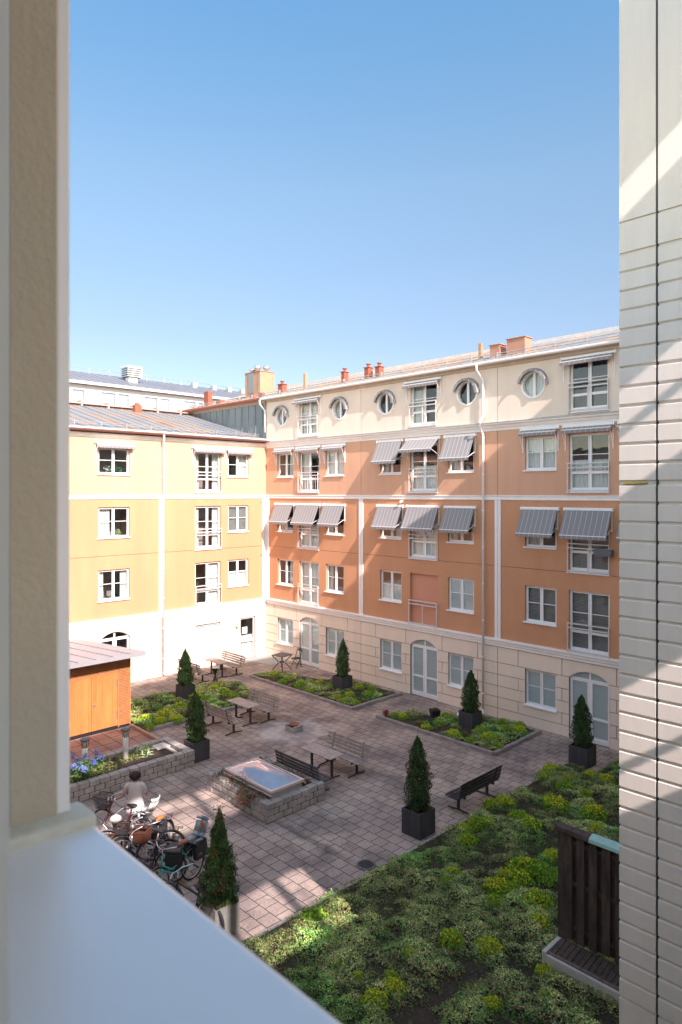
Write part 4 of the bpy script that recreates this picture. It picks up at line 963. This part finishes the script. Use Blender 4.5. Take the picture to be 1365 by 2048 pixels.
V=[[(-.98+1.96*i/nx,-.51+1.02*j/ny,.28+.20*(1-abs(-1+2*i/nx)**4)*(1-abs(-1+2*j/ny)**3)) for j in range(ny+1)] for i in range(nx+1)]
i0=0; dm.v=[p for r_ in V for p in r_]
for i in range(nx):
    for j in range(ny): dm.f.append((i*(ny+1)+j,(i+1)*(ny+1)+j,(i+1)*(ny+1)+j+1,i*(ny+1)+j+1))
dm.build('dome',DOME,dome,True)
def vines(boxes,n,cols,seed,size,label,name='trailing_plants',z=.45):
    rg=np.random.default_rng(seed); Ps=[]
    for (x0,x1,y0,y1,k,hh) in boxes:
        m_=int(n*k); X=rg.uniform(x0,x1,m_); Y=rg.uniform(y0,y1,m_); Ps.append(np.stack([X,Y,z+rg.random(m_)**1.3*hh*(.4+vnoise(X*4+9,Y*4+9,seed))],1))
    P=np.concatenate(Ps); C=np.array(cols)[rg.integers(0,len(cols),len(P))]*rg.uniform(.6,1.4,(len(P),1))
    me=leaf_mesh(name,P,rg.uniform(.6,1.3,len(P))*size,C,rng=rg); o=bpy.data.objects.new(name,me); COL.objects.link(o); tag(o,label,'plants',kind='stuff'); return o
o=vines([(-1.15,1.15,-1.02,-.62,.42,.26),(.2,.9,-1.08,-.9,.12,.1),(-1.15,1.15,.60,.78,.22,.25),(1.02,1.16,-.7,.7,.14,.16),(-1.16,-1.05,-.7,.7,.10,.15)],4200,[(.06,.11,.03),(.09,.14,.04),(.20,.05,.045),(.13,.10,.04),(.28,.10,.09)],3,.024,'red and green trailing plants round the skylight'); court(o,13.3,10.4)
o=vines([(.1,.7,-1.10,-.98,1,.42)],300,[(.06,.11,.03),(.20,.05,.045)],5,.024,'tuft of red-green plants hanging over the block wall',z=.18); court(o,13.3,10.4)

# low block wall planter at left
lp=empty('block_planter','long low block-walled bed in front of the patio with bollard lamps','planter',W(9.3,14.2),TH)
block_ring(-.85,.85,-5.5,3.5,.24,3,seed=4).build('block_wall',BLOCK,lp,bevel=.018); MB().box(-.6,.6,-5.2,3.25,0,.38).box(-.82,.82,-5.47,3.47,0,.37).build('soil_fill',SOIL,lp)
MB().box(-.5,-.1,2.75,3.2,.42,.46).box(-.5,.5,3.0,3.1,.42,.47).build('broken_edge',CONC,lp)
o=vines([(-.55,.55,-2.6,1.3,.6,.14),(-.55,.1,1.5,2.4,.1,.12),(-.5,.55,-.3,.9,.3,.22)],6500,[(.10,.16,.03),(.20,.22,.05),(.07,.11,.03),(.24,.20,.10)],6,.03,'straggly green and straw plants in the low walled bed',z=.38); court(o,9.3,14.2)
def plant(label,s_,q_,z,n,r,h,cols,size,seed,grp=None,asp=.2):
    rg=np.random.default_rng(seed); a=rg.uniform(0,2*PI,n); t_=rg.random(n); P=np.stack([np.cos(a)*r*t_,np.sin(a)*r*t_,h*rg.random(n)],1)
    C=np.array(cols)[rg.integers(0,len(cols),n)]*rg.uniform(.7,1.3,(n,1)); me=leaf_mesh('plant',P,rg.uniform(.6,1.3,n)*size,C,up=.1,rng=rg,aspect=asp); o=bpy.data.objects.new('plant',me); COL.objects.link(o); court(o,s_,q_,z); tag(o,label,'plant',grp); return o
plant('pale spiky plant at the right end of the low walled bed',9.2,11.9,.4,160,.32,.3,[(.35,.40,.25),(.2,.3,.1)],.09,7)
def flowerplant(label,s_,q_,h,seed):
    rt=empty('flowering_plant',label,'plant',W(s_,q_,.38),TH,'blue flowering plants')
    o=leaves_ball('leaves',500,(0,0,h*.4),h*.42,[(.05,.12,.03),(.09,.18,.05)],.05,seed,1.,rt)
    rg=np.random.default_rng(seed)
    for k in range(7):
        a=rg.uniform(0,2*PI); rr=rg.uniform(.05,.35); c=(rr*math.cos(a),rr*math.sin(a),h*rg.uniform(.55,1.0))
        o=leaves_ball('flower_head',110,c,.10,[(.10,.18,.50),(.16,.24,.55),(.35,.42,.6)],.025,seed*10+k,1.,rt)
flowerplant('tall blue flowering plant beside the nearer bollard lamp',9.7,14.1,.75,41); flowerplant('blue flowering shrub overhanging the block wall at the far left',10.0,14.9,.6,42)
flowerplant('pale blue flowering clump just right of the nearer bollard lamp',9.3,13.45,.45,43)
def bollard(label,s_,q_):
    b=empty('bollard_lamp',label,'lamp',W(s_,q_,.3),TH,'bollard lamps')
    MB().lathe([(.085,0),(.085,.72),(.08,.74),(.001,.74)],18).build('post',mat('pale_post',(.85,.85,.82),.5,.05),b,True)
    c=MB()
    for k in range(6): a=2*PI*k/6; c.tube([(.075*math.cos(a),.075*math.sin(a),.73),(.115*math.cos(a),.115*math.sin(a),.98)],.008,5)
    c.build('cage',BLACK,b); MB().lathe([(.055,.74),(.085,.96),(.001,.96)],16).build('lamp_glass',mat('frosted_lamp',(.55,.52,.42),.5),b,True)
    MB().lathe([(.14,.97),(.15,.99),(.10,1.03),(.001,1.04)],18).build('cap',mat('grey_cap',(.13,.125,.14),.5),b,True)
bollard('bollard lamp standing alone mid-bed behind the person',9.05,12.45); bollard('bollard lamp behind the blue flowers at the far left',9.05,13.72)

# fire bowl, manhole, pot, dish
f=empty('fire_bowl','rusty bowl on a low square concrete block in the lime-stained paving','bowl',W(9.85,6.4),TH)
MB().box(-.25,.25,-.22,.22,0,.13).box(-.25,-.19,-.22,.22,.131,.2).box(.19,.25,-.22,.22,.131,.2).build('block',BLOCK,f,bevel=.012); MB().lathe([(.08,.14),(.17,.2),(.20,.23),(.19,.235),(.15,.19),(.001,.16)],16).build('bowl',RUST,f,True)
o=MB().lathe([(.23,0),(.23,.012),(.21,.018),(.001,.018)],28).build('manhole_cover',mat('cast_iron',(.11,.11,.11),.6,.3,20,.5,60),bevel=.002); court(o,17.81,10.98,.002); tag(o,'round ribbed drain cover in the paving near the large bed','drain cover')
mb=MB()
for k in range(-5,6): hw=math.sqrt(max(0,.17**2-(k*.03)**2)); mb.box(-hw,hw,k*.03-.008,k*.03+.008,.018,.026)
x=mb.build('grate_ribs',IRON,o)
p_=empty('plant_pot','black tapered square pot by the back edge of the east bed','pot',W(12.58,1.78),TH+R(15))
MB().lathe([(.17,0),(.24,.32),(.25,.34),(.22,.34),(.21,.30),(.001,.29)],4).build('pot',BLACK,p_); leaves_ball('plant',80,(0,0,.34),.13,[(.06,.10,.03),(.12,.10,.05)],.03,77,.5,p_)
o=MB().lathe([(.20,0),(.21,.06),(.19,.075),(.16,.06),(.12,.03),(.001,.03)],20).build('white_dish',WHITE,smooth=True); court(o,13.1,.75,.0); tag(o,'white round dish on the ground at the tall wing wall','dish')
plant('small red-leaved plant at the left tip of the east bed',11.25,3.05,.1,90,.12,.2,[(.25,.04,.04),(.2,.06,.05)],.05,61,None,.5)
plant('tiny orange-red plant on the front kerb of the east bed',12.9,3.1,.1,60,.1,.15,[(.35,.07,.03),(.2,.08,.04)],.04,62,None,.5)

# ================================================================== shed
sh=empty('shed','orange pine shed with double doors and sloping grey sheet roof','shed',W(5.3,10.4),TH)
# local: x=+s (front outward +x), y=-q ; front face at x=0, y from 0 to -6
t=MB()
for k in range(44):
    z=.10+k*.055
    if z<2.08: t.box(-.03,.0,-.42,-.02,z,z+.035)
    else: t.box(-.03,.0,-6,-.02,z,z+.035)
t.build('slat_cladding',SHEDT,sh)
MB().box(-5.1,-.6,-6,-.0,.02,2.22).box(-.6,-.035,-6,-.0,.02,2.5).build('wall',mat('shed_wall',(.30,.13,.05),.8),sh)
MB().box(-.035,.012,-.025,.02,.05,2.55).box(-.03,.012,-.47,-.43,.05,2.05).box(-.03,.008,-6,-.47,2.03,2.07).build('corner_posts',SHEDT,sh)
MB().box(-.034,-.01,-6,-.02,0,.13).build('plinth',BLACK,sh)
MB().box(-.03,.02,-6,-.02,2.52,2.70).build('fascia',mat('fascia_brown',(.10,.04,.02),.7),sh)
for k,(y0,y1) in enumerate(((-1.45,-.48),(-2.43,-1.46),(-4.2,-2.6))):
    d=MB(); n_=int((y1-y0)/.09)
    for i in range(n_): a=y0+(y1-y0)*i/n_; d.box(-.03,.004,a+.002,a+(y1-y0)/n_-.002,.13,2.02)
    o=d.build('door',SHEDW,sh)
    if k==0:
        MB().tube([(.0,-1.40,1.05),(.05,-1.40,1.05),(.05,-1.30,1.04)],.014,6).lathe([(.03,0),(.03,.01)],10,(.005,-1.4,.98)).build('handle',METAL,o); MB().box(.004,.02,-.53,-.48,1.55,1.8).box(.004,.02,-.53,-.48,.4,.65).build('hinge',METAL,o)
t=MB(); 
zf,zb=2.78,2.34
t.v=[]; 
def rp(x,y,dz=0): return (x,y,zb+(zf-zb)*(x+5.2)/5.85+dz)
for (a,b) in (((-5.2,.65)),):
    t.quad(rp(a,.28),rp(b,.28),rp(b,-8),rp(a,-8)); t.quad(rp(a,.28,-.07),rp(b,.28,-.07),rp(b,-8,-.07),rp(a,-8,-.07)); t.quad(rp(b,.28),rp(b,-8),rp(b,-8,-.15),rp(b,.28,-.15)); t.quad(rp(a,.28),rp(b,.28),rp(b,.28,-.15),rp(a,.28,-.09))
for y in np.arange(-.35,-8,-.62): 
    M_=[rp(-5.2,y),rp(.65,y),rp(.65,y,.03),rp(-5.2,y,.03)]; t.poly(M_); t.poly([rp(-5.2,y-.02),rp(.65,y-.02),rp(.65,y-.02,.03),rp(-5.2,y-.02,.03)]); t.quad(rp(-5.2,y,.03),rp(.65,y,.03),rp(.65,y-.02,.03),rp(-5.2,y-.02,.03))
t.build('roof',ROOFS,sh)

# ================================================================== wooden fence and plinth
fc=empty('wooden_fence','dark weathered board fence with green capping at the right edge','fence',W(22.35,10.55),TH)
t=MB(); rg=random.Random(5); x=0
t.box(0,.12,-.06,.06,.25,2.30)
k=0
while x<2.6:
    yy=-.055 if k%2==0 else .03
    t.box(x+.12,x+.12+.148,yy,yy+.025,.40-rg.uniform(0,.06),2.30); x+=.118; k+=1
t.build('boards',FENCEW,fc)
t=MB()
for z in (.55,1.35,2.1): t.box(.1,2.55,-.028,.028,z,z+.07)
t.build('rails',FENCEW,fc)
MB().xprof([(-.12,2.30),(.12,2.30),(.10,2.37),(-.10,2.37)],-.05,.62).build('capping',FENCEW,fc); MB().xprof([(-.14,2.305),(.14,2.305),(.13,2.37),(.0,2.42),(-.13,2.37)],.62,2.6).build('green_capping',COPPER,fc,bevel=.01)
pl=empty('concrete_plinth','low concrete kerb box covered with dark wooden slats below the fence','plinth',W(22.35,10.62),TH)
t=MB(); t.box(.08,2.6,-.58,-.48,0,.30); t.box(0,.08,-.58,0,0,.34); t.box(.08,2.6,-.48,0,0,.2); t.build('concrete_edge',CONC,pl,bevel=.01)
t=MB(); x=.1
while x<2.55: Mx=Matrix.Translation((x,-.01,.36))@Matrix.Rotation(R(8),4,'X')@Matrix.Rotation(rg.uniform(-.02,.02),4,'Z'); t.box(0,.085,-.44,0,-.02,0,Mx); x+=.10
t.build('slats',FENCEW,pl); MB().box(.08,2.6,-.53,-.47,.302,.325).build('rotten_strip',mat('rotten_wood',(.16,.12,.10),.9,.4,12),pl)

# ================================================================== bicycles
def wheel_parts(bk,x,r=.34,z=.34,m=METAL,tyre=RUBBER):
    w_=bpy.data.objects.new('wheel',MB().tube([(x,-.04,z),(x,.04,z)],.02,8).mesh('wheel',METAL)); COL.objects.link(w_); w_.parent=bk
    MB().tube([(x+r*math.cos(a),0,z+r*math.sin(a)) for a in np.linspace(0,2*PI,33)[:-1]],.02,7,closed=True).build('tyre',tyre,w_,True)
    t_=MB(); t_.tube([(x+(r-.03)*math.cos(a),0,z+(r-.03)*math.sin(a)) for a in np.linspace(0,2*PI,33)[:-1]],.010,6,closed=True)
    for k in range(16): a=2*PI*k/16; t_.tube([(x,(-1)**k*.03,z),(x+(r-.03)*math.cos(a),0,z+(r-.03)*math.sin(a))],.0022,4)
    t_.build('rim',m,w_); return w_
def bicycle(label,rear,front,colr,step=True,saddle=LEATH2,basket=None,child=None,bag=None,rack=True,helmet=False,guard=None,lean=4):
    X0,Y0=rear; X1,Y1=front; an=math.atan2(Y1-Y0,X1-X0)
    b=empty('bicycle',label,'bicycle',(X0,Y0,0),0,'bicycles parked beside the window sill'); b.rotation_euler=(R(lean),0,an)
    fm=paint('bike_'+'_'.join(str(int(c*100)) for c in colr),colr)
    wb=1.06; wheel_parts(b,0); wheel_parts(b,wb)
    t_=MB(); bb=(.44,0,.28); seat=(.28,0,.72); head=(.88,0,.78); headl=(.93,0,.60)
    t_.tube([bb,seat,(.26,0,.84)],.018,8); t_.tube([bb,headl],.022,8)
    if step: t_.tube([(.36,0,.50),(.62,0,.48),(.90,0,.68)],.018,8)
    else: t_.tube([seat,head],.02,8)
    t_.tube([headl,head,(.86,0,.86)],.02,8)
    for sy in (-.05,.05): t_.tube([bb,(0,sy,.34)],.011,6); t_.tube([(.29,sy*.4,.68),(0,sy,.34)],.010,6); t_.tube([headl,(.97,sy,.50),(wb,sy,.34)],.012,6)
    t_.build('frame',fm,b,True)
    h_=MB(); h_.tube([(.86,0,.84),(.85,0,1.0)],.014,8); h_.tube([(.62,-.30,1.02),(.74,-.29,1.05),(.86,-.12,1.03),(.88,0,1.0),(.86,.12,1.03),(.74,.29,1.05),(.62,.30,1.02)],.012,8); h_.build('handlebar',METAL,b,True)
    for sy in (-1,1): MB().tube([(.60,sy*.30,1.02),(.72,sy*.29,1.045)],.019,8).build('grip',BLACK,b,True)
    s_=MB(); s_.v=[]; 
    s_.lathe([(.02,0),(.8,.1),(1,.35),(.85,.6),(.4,.75),(.02,.78)],14,(0,0,0)); s_.v=[( .24+x*.13*(1.0) + (.05 if x>0 else 0)*x, y*(.085 if x<.2 else .045), .86+z*.08) for x,y,z in s_.v]
    s_.build('saddle',saddle,b,True)
    c_=MB(); c_.tube([(bb[0]+.09*math.cos(a),-.05,bb[2]+.09*math.sin(a)) for a in np.linspace(0,2*PI,17)[:-1]],.006,5,closed=True); c_.tube([(.44,-.07,.28),(.54,-.08,.16)],.009,6); c_.tube([(.44,.07,.28),(.34,.08,.40)],.009,6); c_.box(.50,.60,-.16,-.08,.15,.17); c_.box(.28,.38,.08,.16,.39,.41)
    c_.build('crank',IRON,b)
    for xx in (0,wb):
        g_=MB()
        a0,a1=(R(20),R(200)) if xx==0 else (R(20),R(150)); N=14
        for k in range(N):
            a=a0+(a1-a0)*k/N; c=a0+(a1-a0)*(k+1)/N; P=lambda t,y,r_=.375:(xx+r_*math.cos(t),y,.34+r_*math.sin(t))
            g_.quad(P(a,-.028),P(a,.028),P(c,.028),P(c,-.028))
        g_.build('mudguard',guard or METAL,b)
    if rack:
        r_=MB()
        for y in (-.06,0,.06): r_.tube([(.22,y,.745),(-.30,y,.745)],.006,5)
        for xx in (.1,-.1,-.28): r_.tube([(xx,-.06,.745),(xx,.06,.745)],.006,5)
        for y in (-.065,.065): r_.tube([(-.2,y,.745),(0,y,.34)],.006,5)
        r_.build('rack',BLACK,b)
    if basket:
        k_=MB(); z0,z1=.74,1.02; n_=12
        A=[(.93,-.14),(1.20,-.14),(1.20,.14),(.93,.14)]; Bq=[(.90,-.19),(1.26,-.19),(1.26,.19),(.90,.19)]
        for i in range(4):
            a,bq=A[i],A[(i+1)%4]; c,d_=Bq[i],Bq[(i+1)%4]
            if basket is WICK: k_.quad((*a,z0),(*bq,z0),(*d_,z1),(*c,z1))
            else:
                for k in range(n_):
                    f_=k/n_; l_=lambda p,q:(p[0]+(q[0]-p[0])*f_,p[1]+(q[1]-p[1])*f_)
                    k_.tube([(*l_(a,bq),z0),(*l_(c,d_),z1)],.004,4)
                for f_ in (0,.2,.4,.6,.8): k_.tube([tuple(a[j]+(c[j]-a[j])*f_ for j in(0,1))+(z0+(z1-z0)*f_,),tuple(bq[j]+(d_[j]-bq[j])*f_ for j in(0,1))+(z0+(z1-z0)*f_,)],.003,4)
            k_.tube([(*c,z1),(*d_,z1)],.012,6)
        k_.poly([(*p,z0) for p in A]); k_.build('basket',basket,b)
    if child:
        k_=MB(); 
        prof=[(.02,.78),(-.04,.80),(-.26,.80),(-.33,.85),(-.44,1.08),(-.45,1.17)]
        for (x0,z0),(x1,z1) in zip(prof,prof[1:]):
            for a,c in ((-.17,-.06),(-.06,.06),(.06,.17)):
                dy=.0; e=.07 if a<-.1 or c>.1 else 0
                ea=e if a<-.1 else 0; ec=e if c>.1 else 0
                k_.quad((x0+ea,a,z0+ea*.8),(x0+ec,c,z0+ec*.8),(x1+ec,c,z1+ec*.2),(x1+ea,a,z1+ea*.2))
        for y in (-.15,.15): k_.box(-.10,.02,y-.05,y+.05,.50,.56); k_.tube([(-.04,y,.80),(-.04,y,.55)],.03,6)
        o=k_.build('child_seat',child,b,True); sd=o.modifiers.new('s','SOLIDIFY'); sd.thickness=.025
        MB().box(-.385,-.37,-.05,.05,.90,1.06).build('seat_pad',LEATH,o)
    if bag:
        MB().box(-.30,.06,-.20,-.07,.42,.74).box(-.30,.06,.07,.20,.42,.74).box(-.30,.06,-.20,.20,.742,.80).build('pannier',bag,b,bevel=.03)
    if helmet:
        MB().lathe([(.115,0),(.12,.04),(.10,.09),(.05,.125),(.001,.13)],14,(.80,.22,1.04),1.15,.85).build('helmet',PLASTW,b,True)
    return b
bicycle('dark red step-through bicycle with white child seat held by the person',(-4.86,16.5),(-5.95,16.85),(.13,.012,.015),True,BLACK,basket=IRON,child=PLASTW,lean=3)
bicycle('orange and red diamond-frame bicycle with a white helmet on its handlebar',(-4.38,15.95),(-5.42,15.82),(.62,.10,.02),False,BLACK,helmet=True,bag=BLACK,lean=-4)
bicycle('white and pink low-frame bicycle in the middle of the row',(-3.86,15.32),(-4.88,15.38),(.60,.50,.50),True,BLACK,lean=3,guard=BLACK)
bicycle('white bicycle with orange saddle and brown wicker basket pointing to the window sill',(-4.12,16.2),(-4.38,15.1),(.66,.64,.62),True,LEATH,basket=WICK,lean=5,guard=BLACK)
bicycle('teal bicycle with grey child seat and brown saddle nearest the foreground cypress',(-3.26,15.05),(-3.82,14.12),(.03,.33,.32),True,LEATH2,child=PLAST,bag=BLACK,lean=4,guard=IRON)
bicycle('black bicycle partly hidden by the sill and the foreground cypress',(-2.5,13.05),(-3.35,13.65),(.012,.012,.014),False,BLACK,lean=-3,guard=BLACK)

bicycle('dark blue low-frame bicycle squeezed between the white and teal ones',(-3.72,14.9),(-4.72,14.98),(.02,.03,.07),True,BLACK,bag=BLACK,lean=-3,guard=BLACK)
bicycle('dark grey bicycle just behind the wicker basket bicycle',(-3.95,15.75),(-4.95,15.6),(.05,.05,.055),True,BLACK,basket=IRON,lean=2,guard=IRON)
# ================================================================== person
ps=empty('person','person seen from behind in a pale knee-length dress holding a bicycle handlebar','person',(-5.07,16.80,0),R(4))
# local: facing +y, left is -x
def skin_obj(name,verts,edges,radii,m,parent,sub=2):
    me=bpy.data.meshes.new(name); me.from_pydata(verts,edges,[]); me.update(); o=bpy.data.objects.new(name,me); COL.objects.link(o); o.parent=parent; me.materials.append(m)
    md=o.modifiers.new('skin','SKIN'); md.use_smooth_shade=True
    sv=me.skin_vertices[0].data
    for i,r_ in enumerate(radii): sv[i].radius=(r_,r_) if not isinstance(r_,tuple) else r_
    sv[0].use_root=True
    s_=o.modifiers.new('sub','SUBSURF'); s_.levels=sub; s_.render_levels=sub; return o
J=[];E_=[];Rr=[]
def j(p,r_,par=None):
    J.append(p); Rr.append(r_)
    if par is not None: E_.append((par,len(J)-1))
    return len(J)-1
pel=j((0,0,.86),(.13,.10)); w1=j((0,.01,1.02),(.115,.085),pel); ch=j((0,.0,1.22),(.14,.095),w1); nb=j((0,.0,1.35),(.09,.07),ch); nk=j((0,.02,1.41),.048,nb); hd=j((-.01,.05,1.49),(.075,.085),nk); ht=j((-.01,.06,1.58),(.07,.08),hd)
for sx,fy in ((-1,.06),(1,-.05)):
    h_=j((sx*.085,0,.82),.085,pel); kn=j((sx*.10,fy+.03,.46),.056,h_); an_=j((sx*.10,fy,.09),.036,kn); ft=j((sx*.11,fy+.12,.035),.032,an_)
# left arm to the handlebar
sL=j((-.165,0,1.32),.05,ch); eL=j((-.28,.0,1.05),.040,sL); wL_=j((-.48,-.06,.98),.027,eL); hL=j((-.56,-.09,.98),(.034,.02),wL_)
sR=j((.165,0,1.32),.05,ch); eR=j((.25,.06,1.06),.040,sR); wR=j((.24,.22,.96),.027,eR); hR=j((.22,.30,.95),(.034,.02),wR)
skin_obj('body',J,E_,Rr,SKIN,ps)
for (hx_,hy_,hz_,dx_) in ((-.58,-.095,.98,-1),(.215,.32,.945,0)):
    for k in range(5):
        o_=(k-2)*.016
        if dx_: a=(hx_,hy_+o_,hz_); pts=[a,(hx_-.03,hy_+o_,hz_+.012),(hx_-.045,hy_+o_,hz_-.01),(hx_-.035,hy_+o_,hz_-.03)]
        else: pts=[(hx_+o_,hy_,hz_),(hx_+o_,hy_+.035,hz_+.01),(hx_+o_,hy_+.055,hz_-.015),(hx_+o_,hy_+.045,hz_-.035)]
        if k==4: pts=pts[:3]
        skin_obj('finger',pts,[(i,i+1) for i in range(len(pts)-1)],[.009,.009,.008,.007][:len(pts)],SKIN,ps,1)
MB().tube([(-.46,-.055,.985),(-.485,-.062,.982)],.034,10).build('watch',WHITE,ps,True)
# dress: lofted shell
dr=MB(); N=28; rows=[(.66,.235,.19),(.74,.225,.18),(.84,.205,.165),(.94,.18,.14),(1.04,.155,.115),(1.14,.162,.12),(1.24,.178,.125),(1.32,.175,.115),(1.37,.12,.09),(1.40,.075,.065)]
for (z,a,b2) in rows:
    for k in range(N):
        t_=2*PI*k/N; f_=1+(.05*math.sin(t_*7+.5)*(1.05-z)/.4 if z<1.05 else 0); dr.v.append((a*math.cos(t_)*f_,b2*math.sin(t_)*f_+.005,z))
for i in range(len(rows)-1):
    for k in range(N): dr.f.append((i*N+k,i*N+(k+1)%N,(i+1)*N+(k+1)%N,(i+1)*N+k))
o=dr.build('dress',DRESS,ps,True); sd=o.modifiers.new('s','SOLIDIFY'); sd.thickness=.008
MB().tube([(-.12,0,1.345),(-.185,0,1.30),(-.262,.0,1.12)],.062,12,.058).tube([(.12,0,1.345),(.185,0,1.30),(.245,.045,1.12)],.062,12,.058).build('sleeves',DRESS,ps,True)
hr=MB(); N=22; M2=14
rg=np.random.default_rng(3)
for i in range(M2+1):
    ph=PI*i/M2
    for k in range(N):
        t_=2*PI*k/N; rr=.138*(1+.10*math.sin(t_*5+ph*6)+.06*rg.normal()*math.sin(ph)); yy=rr*math.sin(ph)*math.sin(t_); 
        if yy>.05: yy=.05+ (yy-.05)*.3
        hr.v.append((-.01+rr*1.0*math.sin(ph)*math.cos(t_),.035+yy,1.525+.115*math.cos(ph)))
for i in range(M2):
    for k in range(N): hr.f.append((i*N+k,i*N+(k+1)%N,(i+1)*N+(k+1)%N,(i+1)*N+k))
hr.build('hair',HAIR,ps,True)
fc_=MB(); fc_.lathe([(.012,0),(.016,.01),(.008,.045)],8,(-.01,.135,1.50)).build('nose',SKIN,ps,True)
MB().lathe([(.001,0),(.011,.011),(.001,.022)],8,(-.04,.125,1.53)).lathe([(.001,0),(.011,.011),(.001,.022)],8,(.02,.125,1.53)).build('eyes',WHITE,ps,True)
MB().box(-.035,.015,.128,.136,1.47,1.478).build('mouth',mat('lips',(.35,.1,.09),.5),ps)
for sx in (-1,1): MB().box(-.04,.04,-.03,.20,0,.035,Matrix.Translation((sx*.11,.05 if sx<0 else -.06,0))).build('shoe',BLACK,ps,bevel=.015)
